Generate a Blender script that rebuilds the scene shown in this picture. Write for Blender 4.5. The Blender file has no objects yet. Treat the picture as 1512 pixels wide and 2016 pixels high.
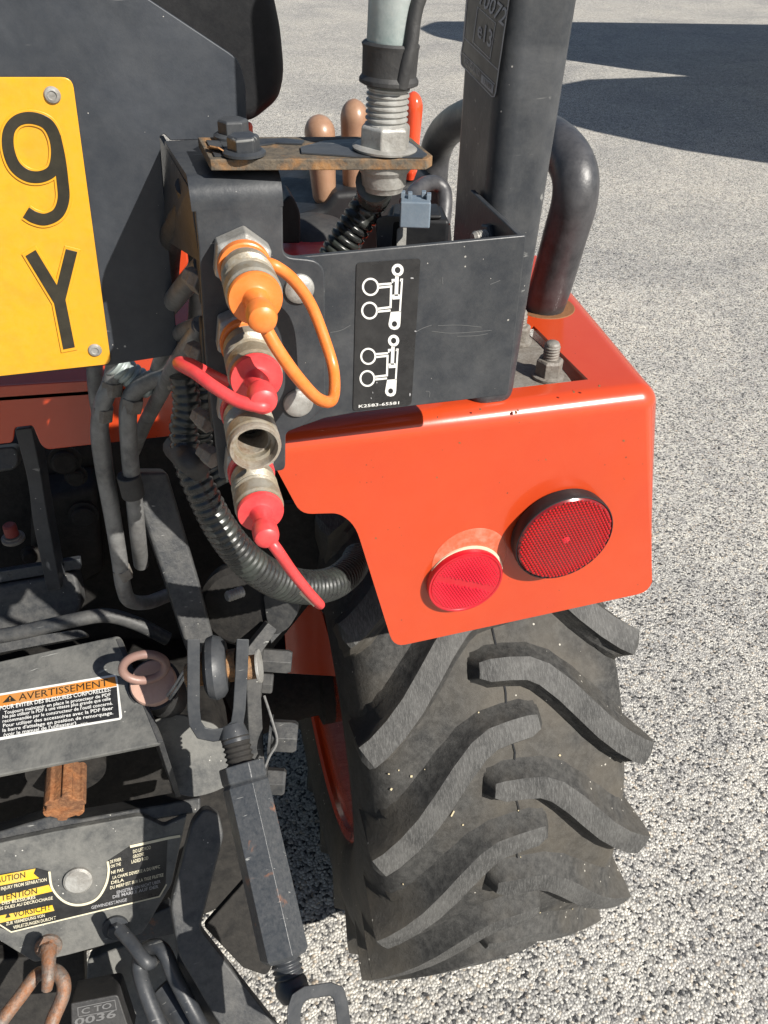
import bpy, bmesh, math, random
from mathutils import Vector, Matrix
rnd = random.Random(7)
S = bpy.context.scene
COL = S.collection
R = math.radians

# ------------------------------------------------------------------ camera
CAM_H = 1.675
FPX, CU, CV = 1600.0, 756.0, 1008.0
YAW, PITCH, ROLL = R(16.0), R(38.0), R(1.7)
FWD = Vector((math.sin(YAW)*math.cos(PITCH), math.cos(YAW)*math.cos(PITCH), -math.sin(PITCH)))
_r0 = Vector((math.cos(YAW), -math.sin(YAW), 0.0)); _u0 = _r0.cross(FWD)
RGT = _r0*math.cos(ROLL) + _u0*math.sin(ROLL)
UPV = -_r0*math.sin(ROLL) + _u0*math.cos(ROLL)
EYE = Vector((0, 0, CAM_H))
cd = bpy.data.cameras.new('camera'); cam = bpy.data.objects.new('camera', cd); COL.objects.link(cam)
cam.matrix_world = Matrix(((RGT.x, UPV.x, -FWD.x, EYE.x), (RGT.y, UPV.y, -FWD.y, EYE.y), (RGT.z, UPV.z, -FWD.z, EYE.z), (0, 0, 0, 1)))
cd.sensor_fit = 'VERTICAL'; cd.sensor_height = 34.6; cd.sensor_width = 25.95
cd.lens = FPX/2016.0*34.6; cd.clip_start = 0.02; cd.clip_end = 500
S.camera = cam
# ------------------------------------------------------------------ sky and sun
SUN = Vector((0.72, -1.0, 0.97)).normalized()
w = bpy.data.worlds.new('World'); S.world = w; w.use_nodes = True
nt = w.node_tree; nt.nodes.clear()
sky = nt.nodes.new('ShaderNodeTexSky'); sky.sky_type = 'NISHITA'; sky.sun_disc = False
sky.sun_elevation = math.asin(SUN.z); sky.sun_rotation = math.atan2(SUN.x, SUN.y)
bg = nt.nodes.new('ShaderNodeBackground'); bg.inputs[1].default_value = 0.05
wo = nt.nodes.new('ShaderNodeOutputWorld')
nt.links.new(sky.outputs[0], bg.inputs[0]); nt.links.new(bg.outputs[0], wo.inputs[0])
ld = bpy.data.lights.new('sun', 'SUN'); ld.energy = 5.0; ld.angle = R(0.53); ld.color = (1.0, 0.95, 0.87)
sun = bpy.data.objects.new('sun', ld); COL.objects.link(sun)
sun.rotation_euler = (-SUN).to_track_quat('-Z', 'Y').to_euler()
S.view_settings.view_transform = 'Standard'; S.view_settings.look = 'None'
S.view_settings.gamma = 1.0; S.view_settings.exposure = 0.88; S.view_settings.use_curve_mapping = False

# ------------------------------------------------------------------ points in the place
def ray(u, v): return FWD + RGT*((u-CU)/FPX) - UPV*((v-CV)/FPX)
def P(u, v, y): d = ray(u, v); return EYE + d*(y/d.y)
def Q(u, v, z): d = ray(u, v); return EYE + d*((z-CAM_H)/d.z)
def PX(u, v, x): d = ray(u, v); return EYE + d*(x/d.x)
def D(u, v, d): return EYE + ray(u, v)*d
def ppm(p): return FPX/((p-EYE).dot(FWD))
class Plane:
    def __init__(s, p, n):
        s.p = p.copy(); s.n = n.normalized()
        if s.n.dot(EYE-p) < 0: s.n.negate()
    def at(s, u, v, off=0.0):
        d = ray(u, v); t = (s.p + s.n*off - EYE).dot(s.n)/d.dot(s.n); return EYE + d*t
def YP(y): return Plane(Vector((0, y, 0)), Vector((0, -1, 0)))
def ZP(z): return Plane(Vector((0, 0, z)), Vector((0, 0, 1)))
def plane3(a, b, c): return Plane(a, (b-a).cross(c-a))

# ------------------------------------------------------------------ materials
def ramp(nt, pos, cols, interp='LINEAR'):
    n = nt.nodes.new('ShaderNodeValToRGB'); r = n.color_ramp; r.interpolation = interp
    while len(r.elements) < len(pos): r.elements.new(0.5)
    for e, p, c in zip(r.elements, pos, cols):
        e.position = p; e.color = (*c, 1) if len(c) == 3 else c
    return n
def noise(nt, co, scale, detail=6, rough=0.6, dist=0.0):
    n = nt.nodes.new('ShaderNodeTexNoise'); n.inputs['Scale'].default_value = scale
    n.inputs['Detail'].default_value = detail; n.inputs['Roughness'].default_value = rough
    n.inputs['Distortion'].default_value = dist; nt.links.new(co, n.inputs['Vector']); return n
def mixc(nt, fac, a, b):
    n = nt.nodes.new('ShaderNodeMix'); n.data_type = 'RGBA'
    for sock, val in ((n.inputs[0], fac), (n.inputs[6], a), (n.inputs[7], b)):
        if hasattr(val, 'is_linked') or hasattr(val, 'links'): nt.links.new(val, sock)
        else: sock.default_value = val if isinstance(val, float) else (*val, 1)
    return n.outputs[2]
def base_mat(name):
    m = bpy.data.materials.new(name); m.use_nodes = True; nt = m.node_tree
    b = nt.nodes['Principled BSDF']; tc = nt.nodes.new('ShaderNodeTexCoord')
    return m, nt, b, tc.outputs['Object']
def paint(name, col, rough=0.5, metal=0.0, worn=None, worn_amt=0.35, wscale=18, dust=None, dust_amt=0.3, bump=0.15, bscale=220, spec=0.5, coat=0.0, speck=None, scratch=0.0, rvar=0.15):
    """col with large soft wear, fine dust, sparse specks, thin scratches and fine relief"""
    m, nt, b, co = base_mat(name); L = nt.links.new
    c = None
    n1 = noise(nt, co, wscale, 8, 0.65, 0.4)
    if worn is not None:
        r = ramp(nt, (0.62-worn_amt*0.5, 0.74-worn_amt*0.35), ((0, 0, 0), (1, 1, 1))); L(n1.outputs[0], r.inputs[0])
        c = mixc(nt, r.outputs[0], col, worn)
    if dust is not None:
        n2 = noise(nt, co, wscale*5.3, 10, 0.75)
        r = ramp(nt, (0.38, 0.75), ((0, 0, 0), (dust_amt,)*3)); L(n2.outputs[0], r.inputs[0])
        c = mixc(nt, r.outputs[0], c if c is not None else col, dust)
    if speck is not None:
        v = nt.nodes.new('ShaderNodeTexVoronoi'); v.inputs['Scale'].default_value = 130; L(co, v.inputs['Vector'])
        n3 = noise(nt, co, 23, 3); 
        mm = nt.nodes.new('ShaderNodeMath'); mm.operation = 'MULTIPLY_ADD'; L(n3.outputs[0], mm.inputs[0]); mm.inputs[1].default_value = 0.55; mm.inputs[2].default_value = -0.26
        lt = nt.nodes.new('ShaderNodeMath'); lt.operation = 'LESS_THAN'; L(v.outputs['Distance'], lt.inputs[0]); L(mm.outputs[0], lt.inputs[1])
        c = mixc(nt, lt.outputs[0], c if c is not None else col, speck)
    if scratch > 0:
        mp = nt.nodes.new('ShaderNodeMapping'); mp.inputs['Rotation'].default_value = (0.5, 0.6, 0.9); mp.inputs['Scale'].default_value = (6, 90, 40); L(co, mp.inputs[0])
        n4 = noise(nt, mp.outputs[0], 3.0, 3, 0.5, 0.6)
        r = ramp(nt, (0.705, 0.735), ((0, 0, 0), (scratch,)*3)); L(n4.outputs[0], r.inputs[0])
        c = mixc(nt, r.outputs[0], c if c is not None else col, (0.38, 0.38, 0.36))
    if c is None: b.inputs['Base Color'].default_value = (*col, 1)
    else: L(c, b.inputs['Base Color'])
    rr = ramp(nt, (0.3, 0.7), ((max(0, rough-rvar),)*3, (min(1, rough+rvar),)*3)); L(n1.outputs[0], rr.inputs[0]); L(rr.outputs[0], b.inputs['Roughness'])
    b.inputs['Metallic'].default_value = metal; b.inputs['Specular IOR Level'].default_value = spec
    b.inputs['Coat Weight'].default_value = coat; b.inputs['Coat Roughness'].default_value = 0.08
    if bump > 0:
        n5 = noise(nt, co, bscale, 5, 0.6); bp = nt.nodes.new('ShaderNodeBump'); bp.inputs['Strength'].default_value = bump; bp.inputs['Distance'].default_value = 0.002
        L(n5.outputs[0], bp.inputs['Height']); L(bp.outputs[0], b.inputs['Normal'])
    return m
M = {}
M['black'] = paint('black_paint', (0.023, 0.026, 0.031), 0.42, spec=0.38, worn=(0.040, 0.043, 0.048), worn_amt=0.25, wscale=11, dust=(0.085, 0.086, 0.085), dust_amt=0.42, speck=(0.28, 0.27, 0.25), scratch=0.35, bump=0.10)
M['black2'] = paint('black_paint_dusty', (0.023, 0.025, 0.028), 0.48, spec=0.3, worn=(0.050, 0.050, 0.050), worn_amt=0.38, dust=(0.105, 0.103, 0.096), dust_amt=0.55, speck=(0.33, 0.32, 0.29), scratch=0.5, bump=0.25)
M['dusty'] = paint('dusty_plate', (0.058, 0.060, 0.060), 0.6, spec=0.25, worn=(0.115, 0.115, 0.108), worn_amt=0.45, dust=(0.17, 0.167, 0.155), dust_amt=0.6, speck=(0.45, 0.44, 0.41), scratch=0.6, bump=0.25)
M['scuff'] = paint('paint_scuff', (0.085, 0.088, 0.09), 0.6, bump=0.0)
M['fadedorange'] = paint('faded_orange', (0.50, 0.085, 0.035), 0.4, worn=(0.50, 0.16, 0.10), worn_amt=0.25, wscale=60, dust=(0.55, 0.25, 0.18), dust_amt=0.35, bump=0.05)
M['panel'] = paint('panel_black', (0.025, 0.029, 0.036), 0.46, spec=0.35, worn=(0.038, 0.043, 0.052), worn_amt=0.35, wscale=7, dust=(0.085, 0.088, 0.092), dust_amt=0.32, speck=(0.34, 0.33, 0.31), scratch=0.18, bump=0.08)
M['dark'] = paint('dark_cast_iron', (0.010, 0.010, 0.0105), 0.7, spec=0.15, worn=(0.020, 0.019, 0.018), worn_amt=0.5, dust=(0.042, 0.039, 0.035), dust_amt=0.6, bump=0.5, bscale=120)
M['chip'] = paint('black_paint_chipped', (0.028, 0.032, 0.037), 0.4, spec=0.4, worn=(0.24, 0.085, 0.028), worn_amt=0.02, wscale=42, dust=(0.10, 0.10, 0.10), dust_amt=0.5, scratch=0.5, bump=0.2)
M['rustbar'] = paint('rusty_bar', (0.0663, 0.0585, 0.04836), 0.7, spec=0.2, worn=(0.234, 0.117, 0.0429), worn_amt=0.22, wscale=40, dust=(0.1872, 0.1482, 0.1014), dust_amt=0.6, bump=0.6, bscale=160)
M['rust'] = paint('rust', (0.234, 0.0819, 0.0234), 0.85, worn=(0.0936, 0.0351, 0.01404), worn_amt=0.55, wscale=35, dust=(0.3276, 0.1716, 0.078), dust_amt=0.6, bump=0.9, bscale=240)
M['rustpin'] = paint('rusty_pin', (0.2808, 0.1248, 0.039), 0.8, worn=(0.1248, 0.0702, 0.039), worn_amt=0.4, wscale=60, dust=(0.39, 0.2574, 0.1326), dust_amt=0.6, bump=0.7, bscale=300)
M['chain'] = paint('rusty_chain', (0.1092, 0.0897, 0.078), 0.6, metal=0.3, worn=(0.2028, 0.078, 0.0273), worn_amt=0.4, wscale=60, dust=(0.234, 0.2028, 0.1716), dust_amt=0.6, bump=0.5, bscale=300)
M['orange'] = paint('orange_paint', (0.43, 0.046, 0.010), 0.22, worn=(0.42, 0.042, 0.011), worn_amt=0.4, wscale=5, dust=(0.48, 0.085, 0.035), dust_amt=0.14, speck=(0.10, 0.03, 0.015), bump=0.035, bscale=60, coat=0.45, rvar=0.07)
M['zinc'] = paint('zinc_steel', (0.3276, 0.3276, 0.312), 0.45, metal=0.25, worn=(0.1872, 0.1794, 0.1638), worn_amt=0.5, wscale=40, dust=(0.3744, 0.3666, 0.3432), dust_amt=0.5, bump=0.25, bscale=400)
M['dirty'] = paint('dirty_steel', (0.15, 0.14, 0.125), 0.6, worn=(0.10, 0.085, 0.07), worn_amt=0.5, wscale=40, dust=(0.26, 0.245, 0.22), dust_amt=0.6, bump=0.4, bscale=300)
M['dullred'] = paint('dull_red', (0.16, 0.022, 0.018), 0.6, bump=0.1)
M['pole'] = paint('galvanised_tube', (0.312, 0.3432, 0.3354), 0.48, metal=0.35, worn=(0.2106, 0.2574, 0.2496), worn_amt=0.5, wscale=22, dust=(0.39, 0.4056, 0.39), dust_amt=0.5, bump=0.15)
M['tube'] = paint('grey_steel_pipe', (0.1794, 0.1833, 0.1833), 0.5, metal=0.35, worn=(0.1014, 0.1014, 0.1014), worn_amt=0.45, wscale=30, dust=(0.2574, 0.2496, 0.234), dust_amt=0.5, bump=0.2)
M['brass'] = paint('coupler_steel', (0.2808, 0.2691, 0.234), 0.42, metal=0.25, worn=(0.1872, 0.1521, 0.1014), worn_amt=0.45, wscale=45, dust=(0.3588, 0.3354, 0.2808), dust_amt=0.5, bump=0.2, bscale=300)
M['socket'] = paint('coupler_rusty_lip', (0.25, 0.22, 0.18), 0.6, metal=0.3, worn=(0.15, 0.095, 0.055), worn_amt=0.35, wscale=60, dust=(0.38, 0.36, 0.31), dust_amt=0.5, bump=0.4)
M['oplast'] = paint('orange_plastic', (0.624, 0.156, 0.0234), 0.38, dust=(0.663, 0.2652, 0.1092), dust_amt=0.35, wscale=20, bump=0.08, rvar=0.08)
M['rplast'] = paint('red_plastic', (0.5616, 0.039, 0.0429), 0.36, dust=(0.624, 0.1248, 0.1092), dust_amt=0.35, wscale=20, bump=0.08, rvar=0.08)
M['redlever'] = paint('red_knob', (0.6084, 0.0663, 0.0234), 0.22, bump=0.0, coat=0.4)
M['tan'] = paint('tan_knob', (0.27, 0.155, 0.095), 0.4, worn=(0.21, 0.115, 0.07), worn_amt=0.45, wscale=30, dust=(0.33, 0.22, 0.15), dust_amt=0.4, bump=0.08)
M['rubber'] = paint('black_rubber', (0.01716, 0.01716, 0.01794), 0.6, dust=(0.0546, 0.05304, 0.04992), dust_amt=0.5, bump=0.25)
M['conduit'] = paint('conduit_plastic', (0.011, 0.0115, 0.012), 0.3, worn=(0.022, 0.027, 0.023), worn_amt=0.3, wscale=30, dust=(0.060, 0.064, 0.058), dust_amt=0.5, bump=0.08)
M['stamp'] = paint('stamped_grey', (0.10, 0.10, 0.10), 0.6, bump=0.0)
M['ring'] = paint('brown_pull_ring', (0.23, 0.135, 0.11), 0.5, worn=(0.16, 0.10, 0.085), worn_amt=0.4, bump=0.1)
M['straw'] = paint('dry_straw', (0.40, 0.34, 0.22), 0.8, bump=0.0)
M['plast'] = paint('black_plastic', (0.010, 0.0105, 0.012), 0.5, spec=0.25, dust=(0.03, 0.03, 0.03), dust_amt=0.4, bump=0.1)
M['connector'] = paint('blue_grey_connector', (0.1014, 0.1326, 0.1677), 0.45, dust=(0.234, 0.2574, 0.2808), dust_amt=0.3, bump=0.1)
M['grip'] = paint('handrail_black', (0.02028, 0.02106, 0.02418), 0.42, worn=(0.039, 0.039, 0.0429), worn_amt=0.4, dust=(0.0858, 0.0858, 0.0897), dust_amt=0.5, bump=0.15)
M['plate'] = paint('number_plate_yellow', (0.60, 0.285, 0.010), 0.34, worn=(0.55, 0.255, 0.012), worn_amt=0.35, wscale=30, dust=(0.52, 0.31, 0.07), dust_amt=0.3, bump=0.05, rvar=0.06)
M['ink'] = paint('black_ink', (0.0156, 0.01404, 0.00936), 0.42, dust=(0.078, 0.0663, 0.039), dust_amt=0.3, bump=0.03)
M['decal'] = paint('decal_black', (0.01404, 0.01404, 0.01482), 0.32, dust=(0.0468, 0.0468, 0.0468), dust_amt=0.5, wscale=14, bump=0.03)
M['white'] = paint('white_print', (0.624, 0.624, 0.6006), 0.45, dust=(0.468, 0.4602, 0.429), dust_amt=0.35, bump=0.0)
M['cream'] = paint('aged_cream_print', (0.5616, 0.5226, 0.39), 0.5, dust=(0.39, 0.3432, 0.234), dust_amt=0.5, bump=0.0)
M['greyprint'] = paint('grey_print', (0.2808, 0.2808, 0.2886), 0.5, bump=0.0)
M['warn'] = paint('warning_orange', (0.4836, 0.1833, 0.0273), 0.4, worn=(0.39, 0.195, 0.0702), worn_amt=0.3, wscale=30, bump=0.03)
M['warny'] = paint('warning_yellow', (0.5928, 0.3666, 0.0234), 0.4, worn=(0.468, 0.3276, 0.0936), worn_amt=0.35, wscale=40, bump=0.03)
M['pink'] = paint('faded_pink_cap', (0.4524, 0.2808, 0.2184), 0.6, worn=(0.3276, 0.195, 0.156), worn_amt=0.4, dust=(0.4836, 0.351, 0.273), dust_amt=0.4, bump=0.2)
M['hole'] = paint('burnt_rust_ring', (0.156, 0.0663, 0.0234), 0.8, bump=0.5)

def lens(name, col, rough, scale):
    m, nt, b, co = base_mat(name); L = nt.links.new
    b.inputs['Base Color'].default_value = (*col, 1); b.inputs['Roughness'].default_value = rough
    b.inputs['Coat Weight'].default_value = 0.6; b.inputs['Coat Roughness'].default_value = 0.05
    b.inputs['Subsurface Weight'].default_value = 0.0
    return m
M['lamp'] = lens('dark_red_lens', (0.14, 0.004, 0.004), 0.18, 0)
M['reflex'] = lens('bright_red_lens', (0.40, 0.005, 0.014), 0.2, 0)
M['lampbead'] = lens('dark_red_prism', (0.34, 0.010, 0.009), 0.12, 0)
M['reflexbead'] = lens('bright_red_prism', (0.52, 0.009, 0.024), 0.14, 0)

def tyre_mat():
    m, nt, b, co = base_mat('tyre_rubber'); L = nt.links.new
    n1 = noise(nt, co, 14, 8, 0.7, 0.3); n2 = noise(nt, co, 95, 8, 0.75); n3 = noise(nt, co, 5, 4, 0.6)
    r1 = ramp(nt, (0.35, 0.7), ((0.018, 0.018, 0.0178), (0.036, 0.0355, 0.034))); L(n1.outputs[0], r1.inputs[0])
    r2 = ramp(nt, (0.42, 0.72), ((0, 0, 0), (0.55, 0.55, 0.55))); L(n2.outputs[0], r2.inputs[0])
    c = mixc(nt, r2.outputs[0], r1.outputs[0], (0.10, 0.098, 0.092))
    r3 = ramp(nt, (0.44, 0.66), ((0, 0, 0), (0.7, 0.7, 0.7))); L(n3.outputs[0], r3.inputs[0])
    c = mixc(nt, r3.outputs[0], c, (0.082, 0.072, 0.057))
    v = nt.nodes.new('ShaderNodeTexVoronoi'); v.inputs['Scale'].default_value = 60; L(co, v.inputs['Vector'])
    lt = nt.nodes.new('ShaderNodeMath'); lt.operation = 'LESS_THAN'; L(v.outputs['Distance'], lt.inputs[0]); lt.inputs[1].default_value = 0.085
    n4 = noise(nt, co, 9, 2); gt = nt.nodes.new('ShaderNodeMath'); gt.operation = 'GREATER_THAN'; L(n4.outputs[0], gt.inputs[0]); gt.inputs[1].default_value = 0.53
    ml = nt.nodes.new('ShaderNodeMath'); ml.operation = 'MULTIPLY'; L(lt.outputs[0], ml.inputs[0]); L(gt.outputs[0], ml.inputs[1])
    c = mixc(nt, ml.outputs[0], c, (0.36, 0.34, 0.30))
    L(c, b.inputs['Base Color']); b.inputs['Roughness'].default_value = 0.72; b.inputs['Specular IOR Level'].default_value = 0.3
    bp = nt.nodes.new('ShaderNodeBump'); bp.inputs['Strength'].default_value = 0.5; bp.inputs['Distance'].default_value = 0.003
    L(n2.outputs[0], bp.inputs['Height']); L(bp.outputs[0], b.inputs['Normal']); return m
M['tyre'] = tyre_mat()

def lug_mat():
    m, nt, b, co = base_mat('tyre_lug_worn'); L = nt.links.new
    oi = nt.nodes.new('ShaderNodeObjectInfo'); add = nt.nodes.new('ShaderNodeVectorMath'); add.operation = 'ADD'
    sc = nt.nodes.new('ShaderNodeVectorMath'); sc.operation = 'SCALE'; sc.inputs[3].default_value = 9.0
    cmb = nt.nodes.new('ShaderNodeCombineXYZ'); L(oi.outputs['Random'], cmb.inputs[0]); L(oi.outputs['Random'], cmb.inputs[2]); L(cmb.outputs[0], sc.inputs[0])
    L(co, add.inputs[0]); L(sc.outputs[0], add.inputs[1]); v = add.outputs[0]
    mp = nt.nodes.new('ShaderNodeMapping'); mp.inputs['Scale'].default_value = (3.0, 0.55, 0.55); L(v, mp.inputs[0])
    n1 = noise(nt, v, 14, 6, 0.65, 0.2); n2 = noise(nt, mp.outputs[0], 210, 8, 0.75); n3 = noise(nt, v, 420, 4, 0.7)
    r1 = ramp(nt, (0.35, 0.68), ((0.024, 0.024, 0.0237), (0.070, 0.069, 0.066))); L(n1.outputs[0], r1.inputs[0])
    r2 = ramp(nt, (0.46, 0.74), ((0, 0, 0), (0.62, 0.62, 0.62))); L(n2.outputs[0], r2.inputs[0])
    c = mixc(nt, r2.outputs[0], r1.outputs[0], (0.17, 0.17, 0.165))
    r4 = ramp(nt, (0.62, 0.72), ((0, 0, 0), (0.5, 0.5, 0.5))); L(n3.outputs[0], r4.inputs[0])
    c = mixc(nt, r4.outputs[0], c, (0.17, 0.165, 0.155))
    L(c, b.inputs['Base Color']); b.inputs['Roughness'].default_value = 0.68; b.inputs['Specular IOR Level'].default_value = 0.3
    bp = nt.nodes.new('ShaderNodeBump'); bp.inputs['Strength'].default_value = 0.35; bp.inputs['Distance'].default_value = 0.002
    L(n2.outputs[0], bp.inputs['Height']); L(bp.outputs[0], b.inputs['Normal']); return m
M['lug'] = lug_mat()

def ground_mat():
    m, nt, b, co = base_mat('exposed_aggregate'); L = nt.links.new
    n0 = noise(nt, co, 60, 2, 0.5)
    wv = nt.nodes.new('ShaderNodeVectorMath'); wv.operation = 'MULTIPLY_ADD'; L(n0.outputs['Color'], wv.inputs[0]); wv.inputs[1].default_value = (0.006,)*3; L(co, wv.inputs[2])
    v = nt.nodes.new('ShaderNodeTexVoronoi'); v.inputs['Scale'].default_value = 180; v.inputs['Randomness'].default_value = 1.0; L(wv.outputs[0], v.inputs['Vector'])
    sep = nt.nodes.new('ShaderNodeSeparateColor'); L(v.outputs['Color'], sep.inputs[0])
    r = ramp(nt, (0.0, 0.09, 0.18, 0.32, 0.52, 0.76, 0.92, 1.0), ((0.028, 0.029, 0.032), (0.085, 0.086, 0.089), (0.215, 0.213, 0.209), (0.335, 0.328, 0.312), (0.435, 0.424, 0.40), (0.53, 0.515, 0.48), (0.63, 0.61, 0.56), (0.43, 0.365, 0.29)))
    L(sep.outputs[0], r.inputs[0])
    # dark joints between the grains
    e = ramp(nt, (0.42, 0.80), ((1, 1, 1), (0.50, 0.49, 0.48))); L(v.outputs['Distance'], e.inputs[0])
    mm = nt.nodes.new('ShaderNodeMix'); mm.data_type = 'RGBA'; mm.blend_type = 'MULTIPLY'; mm.inputs[0].default_value = 1; L(r.outputs[0], mm.inputs[6]); L(e.outputs[0], mm.inputs[7])
    # broad traffic staining
    n1 = noise(nt, co, 0.9, 9, 0.68, 0.8); r1 = ramp(nt, (0.3, 0.5, 0.7), ((0.74, 0.75, 0.77), (0.98, 0.98, 0.97), (1.14, 1.12, 1.08))); L(n1.outputs[0], r1.inputs[0])
    n2 = noise(nt, co, 16, 6, 0.7); r2 = ramp(nt, (0.3, 0.7), ((0.76, 0.76, 0.78), (1.14, 1.13, 1.10))); L(n2.outputs[0], r2.inputs[0])
    m2 = nt.nodes.new('ShaderNodeMix'); m2.data_type = 'RGBA'; m2.blend_type = 'MULTIPLY'; m2.inputs[0].default_value = 1; L(mm.outputs[2], m2.inputs[6]); L(r1.outputs[0], m2.inputs[7])
    m3 = nt.nodes.new('ShaderNodeMix'); m3.data_type = 'RGBA'; m3.blend_type = 'MULTIPLY'; m3.inputs[0].default_value = 1; L(m2.outputs[2], m3.inputs[6]); L(r2.outputs[0], m3.inputs[7])
    L(m3.outputs[2], b.inputs['Base Color']); b.inputs['Roughness'].default_value = 0.8; b.inputs['Specular IOR Level'].default_value = 0.25
    inv = nt.nodes.new('ShaderNodeMath'); inv.operation = 'SUBTRACT'; inv.inputs[0].default_value = 1; L(v.outputs['Distance'], inv.inputs[1])
    ad = nt.nodes.new('ShaderNodeMath'); ad.operation = 'MULTIPLY_ADD'; L(sep.outputs[1], ad.inputs[0]); ad.inputs[1].default_value = 0.9; L(inv.outputs[0], ad.inputs[2])
    bp = nt.nodes.new('ShaderNodeBump'); bp.inputs['Strength'].default_value = 0.7; bp.inputs['Distance'].default_value = 0.0035
    L(ad.outputs[0], bp.inputs['Height']); L(bp.outputs[0], b.inputs['Normal']); return m
M['ground'] = ground_mat()
M['caster_cloth'] = paint('caster_cloth', (0.6, 0.57, 0.5), 0.8, bump=0.1)

# ------------------------------------------------------------------ builders
def link(name, me, mat, parent=None, bevel=0.0, seg=2, smooth=True, sharp=32):
    o = bpy.data.objects.new(name, me); COL.objects.link(o)
    if mat is not None and not me.materials: me.materials.append(M[mat] if isinstance(mat, str) else mat)
    if smooth:
        for p in me.polygons: p.use_smooth = True
        try: me.set_sharp_from_angle(angle=R(sharp))
        except Exception: pass
    if bevel > 0:
        b = o.modifiers.new('bevel', 'BEVEL'); b.width = bevel; b.segments = seg; b.limit_method = 'ANGLE'; b.angle_limit = R(35); b.harden_normals = True
    if parent is not None:
        o.parent = parent; o.matrix_parent_inverse = parent.matrix_world.inverted() if parent.type == 'EMPTY' else Matrix()
    return o
def mesh(name, verts, faces):
    me = bpy.data.meshes.new(name); me.from_pydata([tuple(v) for v in verts], [], faces); me.update()
    bm = bmesh.new(); bm.from_mesh(me); bmesh.ops.recalc_face_normals(bm, faces=bm.faces); bm.to_mesh(me); bm.free()
    return me
def empty(name, loc, label=None, cat=None, parent=None):
    o = bpy.data.objects.new(name, None); COL.objects.link(o); o.location = loc; o.empty_display_size = 0.05
    o.matrix_world = Matrix.Translation(loc)
    if parent is not None:
        o.parent = parent; o.matrix_parent_inverse = parent.matrix_world.inverted()
    if label: o['label'] = label
    if cat: o['category'] = cat
    return o
def rpoly(pts, n=5):
    """px polygon; items (u,v) or (u,v,r): corners rounded by r px"""
    out = []; N = len(pts)
    for i, p in enumerate(pts):
        r = p[2] if len(p) > 2 else 0
        c = Vector((p[0], p[1]))
        if r <= 0: out.append(c); continue
        a = Vector(pts[i-1][:2]) - c; b = Vector(pts[(i+1) % N][:2]) - c
        ra = min(r, a.length*0.49); rb = min(r, b.length*0.49); a = c + a.normalized()*ra; b = c + b.normalized()*rb
        for k in range(n+1):
            t = k/n; out.append(a*(1-t)**2 + c*2*t*(1-t) + b*t*t)
    return [(q.x, q.y) for q in out]
def slab(name, pts, vec, mat, parent, bevel=0.0, seg=2):
    """closed plate: 3D polygon pushed along vec"""
    n = len(pts); vs = [Vector(p) for p in pts] + [Vector(p)+vec for p in pts]
    fs = [tuple(range(n)), tuple(range(2*n-1, n-1, -1))] + [(i, (i+1) % n, n+(i+1) % n, n+i) for i in range(n)]
    return link(name, mesh(name, vs, fs), mat, parent, bevel, seg)
def pslab(name, px, plane, thick, mat, parent, bevel=0.0, seg=2, off=0.0):
    """px outline standing on a plane, thick away from the viewer"""
    return slab(name, [plane.at(u, v, off) for u, v in rpoly(px)], plane.n*-thick, mat, parent, bevel, seg)
def frame_of(d):
    d = d.normalized(); a = Vector((0, 0, 1)) if abs(d.z) < 0.9 else Vector((1, 0, 0))
    x = a.cross(d).normalized(); return x, d.cross(x).normalized(), d
def lathe(name, p0, axis, prof, mat, parent, seg=28, cap=True, bevel=0.0, rot=0.0, sharp=32):
    """prof = [(h, r), ...] along axis"""
    x, y, d = frame_of(Vector(axis)); vs = []; fs = []
    for h, r in prof:
        for k in range(seg):
            a = 2*math.pi*k/seg + rot; vs.append(Vector(p0) + d*h + (x*math.cos(a) + y*math.sin(a))*r)
    for i in range(len(prof)-1):
        for k in range(seg): fs.append((i*seg+k, i*seg+(k+1) % seg, (i+1)*seg+(k+1) % seg, (i+1)*seg+k))
    if cap: fs += [tuple(range(seg-1, -1, -1)), tuple(range((len(prof)-1)*seg, len(prof)*seg))]
    return link(name, mesh(name, vs, fs), mat, parent, bevel, 2, sharp=sharp)
def hexa(name, p0, axis, h, af, mat, parent, rot=0.2, dome=True):
    r = af/math.sqrt(3)
    prof = [(0, r), (h*0.86, r), (h, r*0.86)] if dome else [(0, r), (h, r)]
    return lathe(name, p0, axis, prof, mat, parent, seg=6, rot=rot, bevel=r*0.06)
def catmull(pts, n=8, closed=False):
    out = []; N = len(pts)
    for i in range(N if closed else N-1):
        if closed: p0, p1, p2, p3 = pts[i-1], pts[i], pts[(i+1) % N], pts[(i+2) % N]
        else:
            p1, p2 = pts[i], pts[i+1]; p0 = pts[i-1] if i else p1*2-p2; p3 = pts[i+2] if i+2 < N else p2*2-p1
        for k in range(n):
            t = k/n; out.append(0.5*((2*p1) + (p2-p0)*t + (2*p0-5*p1+4*p2-p3)*t*t + (3*p1-p0-3*p2+p3)*t**3))
    if not closed: out.append(pts[-1].copy())
    return out
def resample(path, step):
    out = [path[0].copy()]; acc = 0.0; need = step
    for a, b in zip(path[:-1], path[1:]):
        L = (b-a).length; pos = 0.0
        while L-pos >= need: pos += need; out.append(a.lerp(b, pos/L)); need = step
        need -= (L-pos)
    return out
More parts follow.
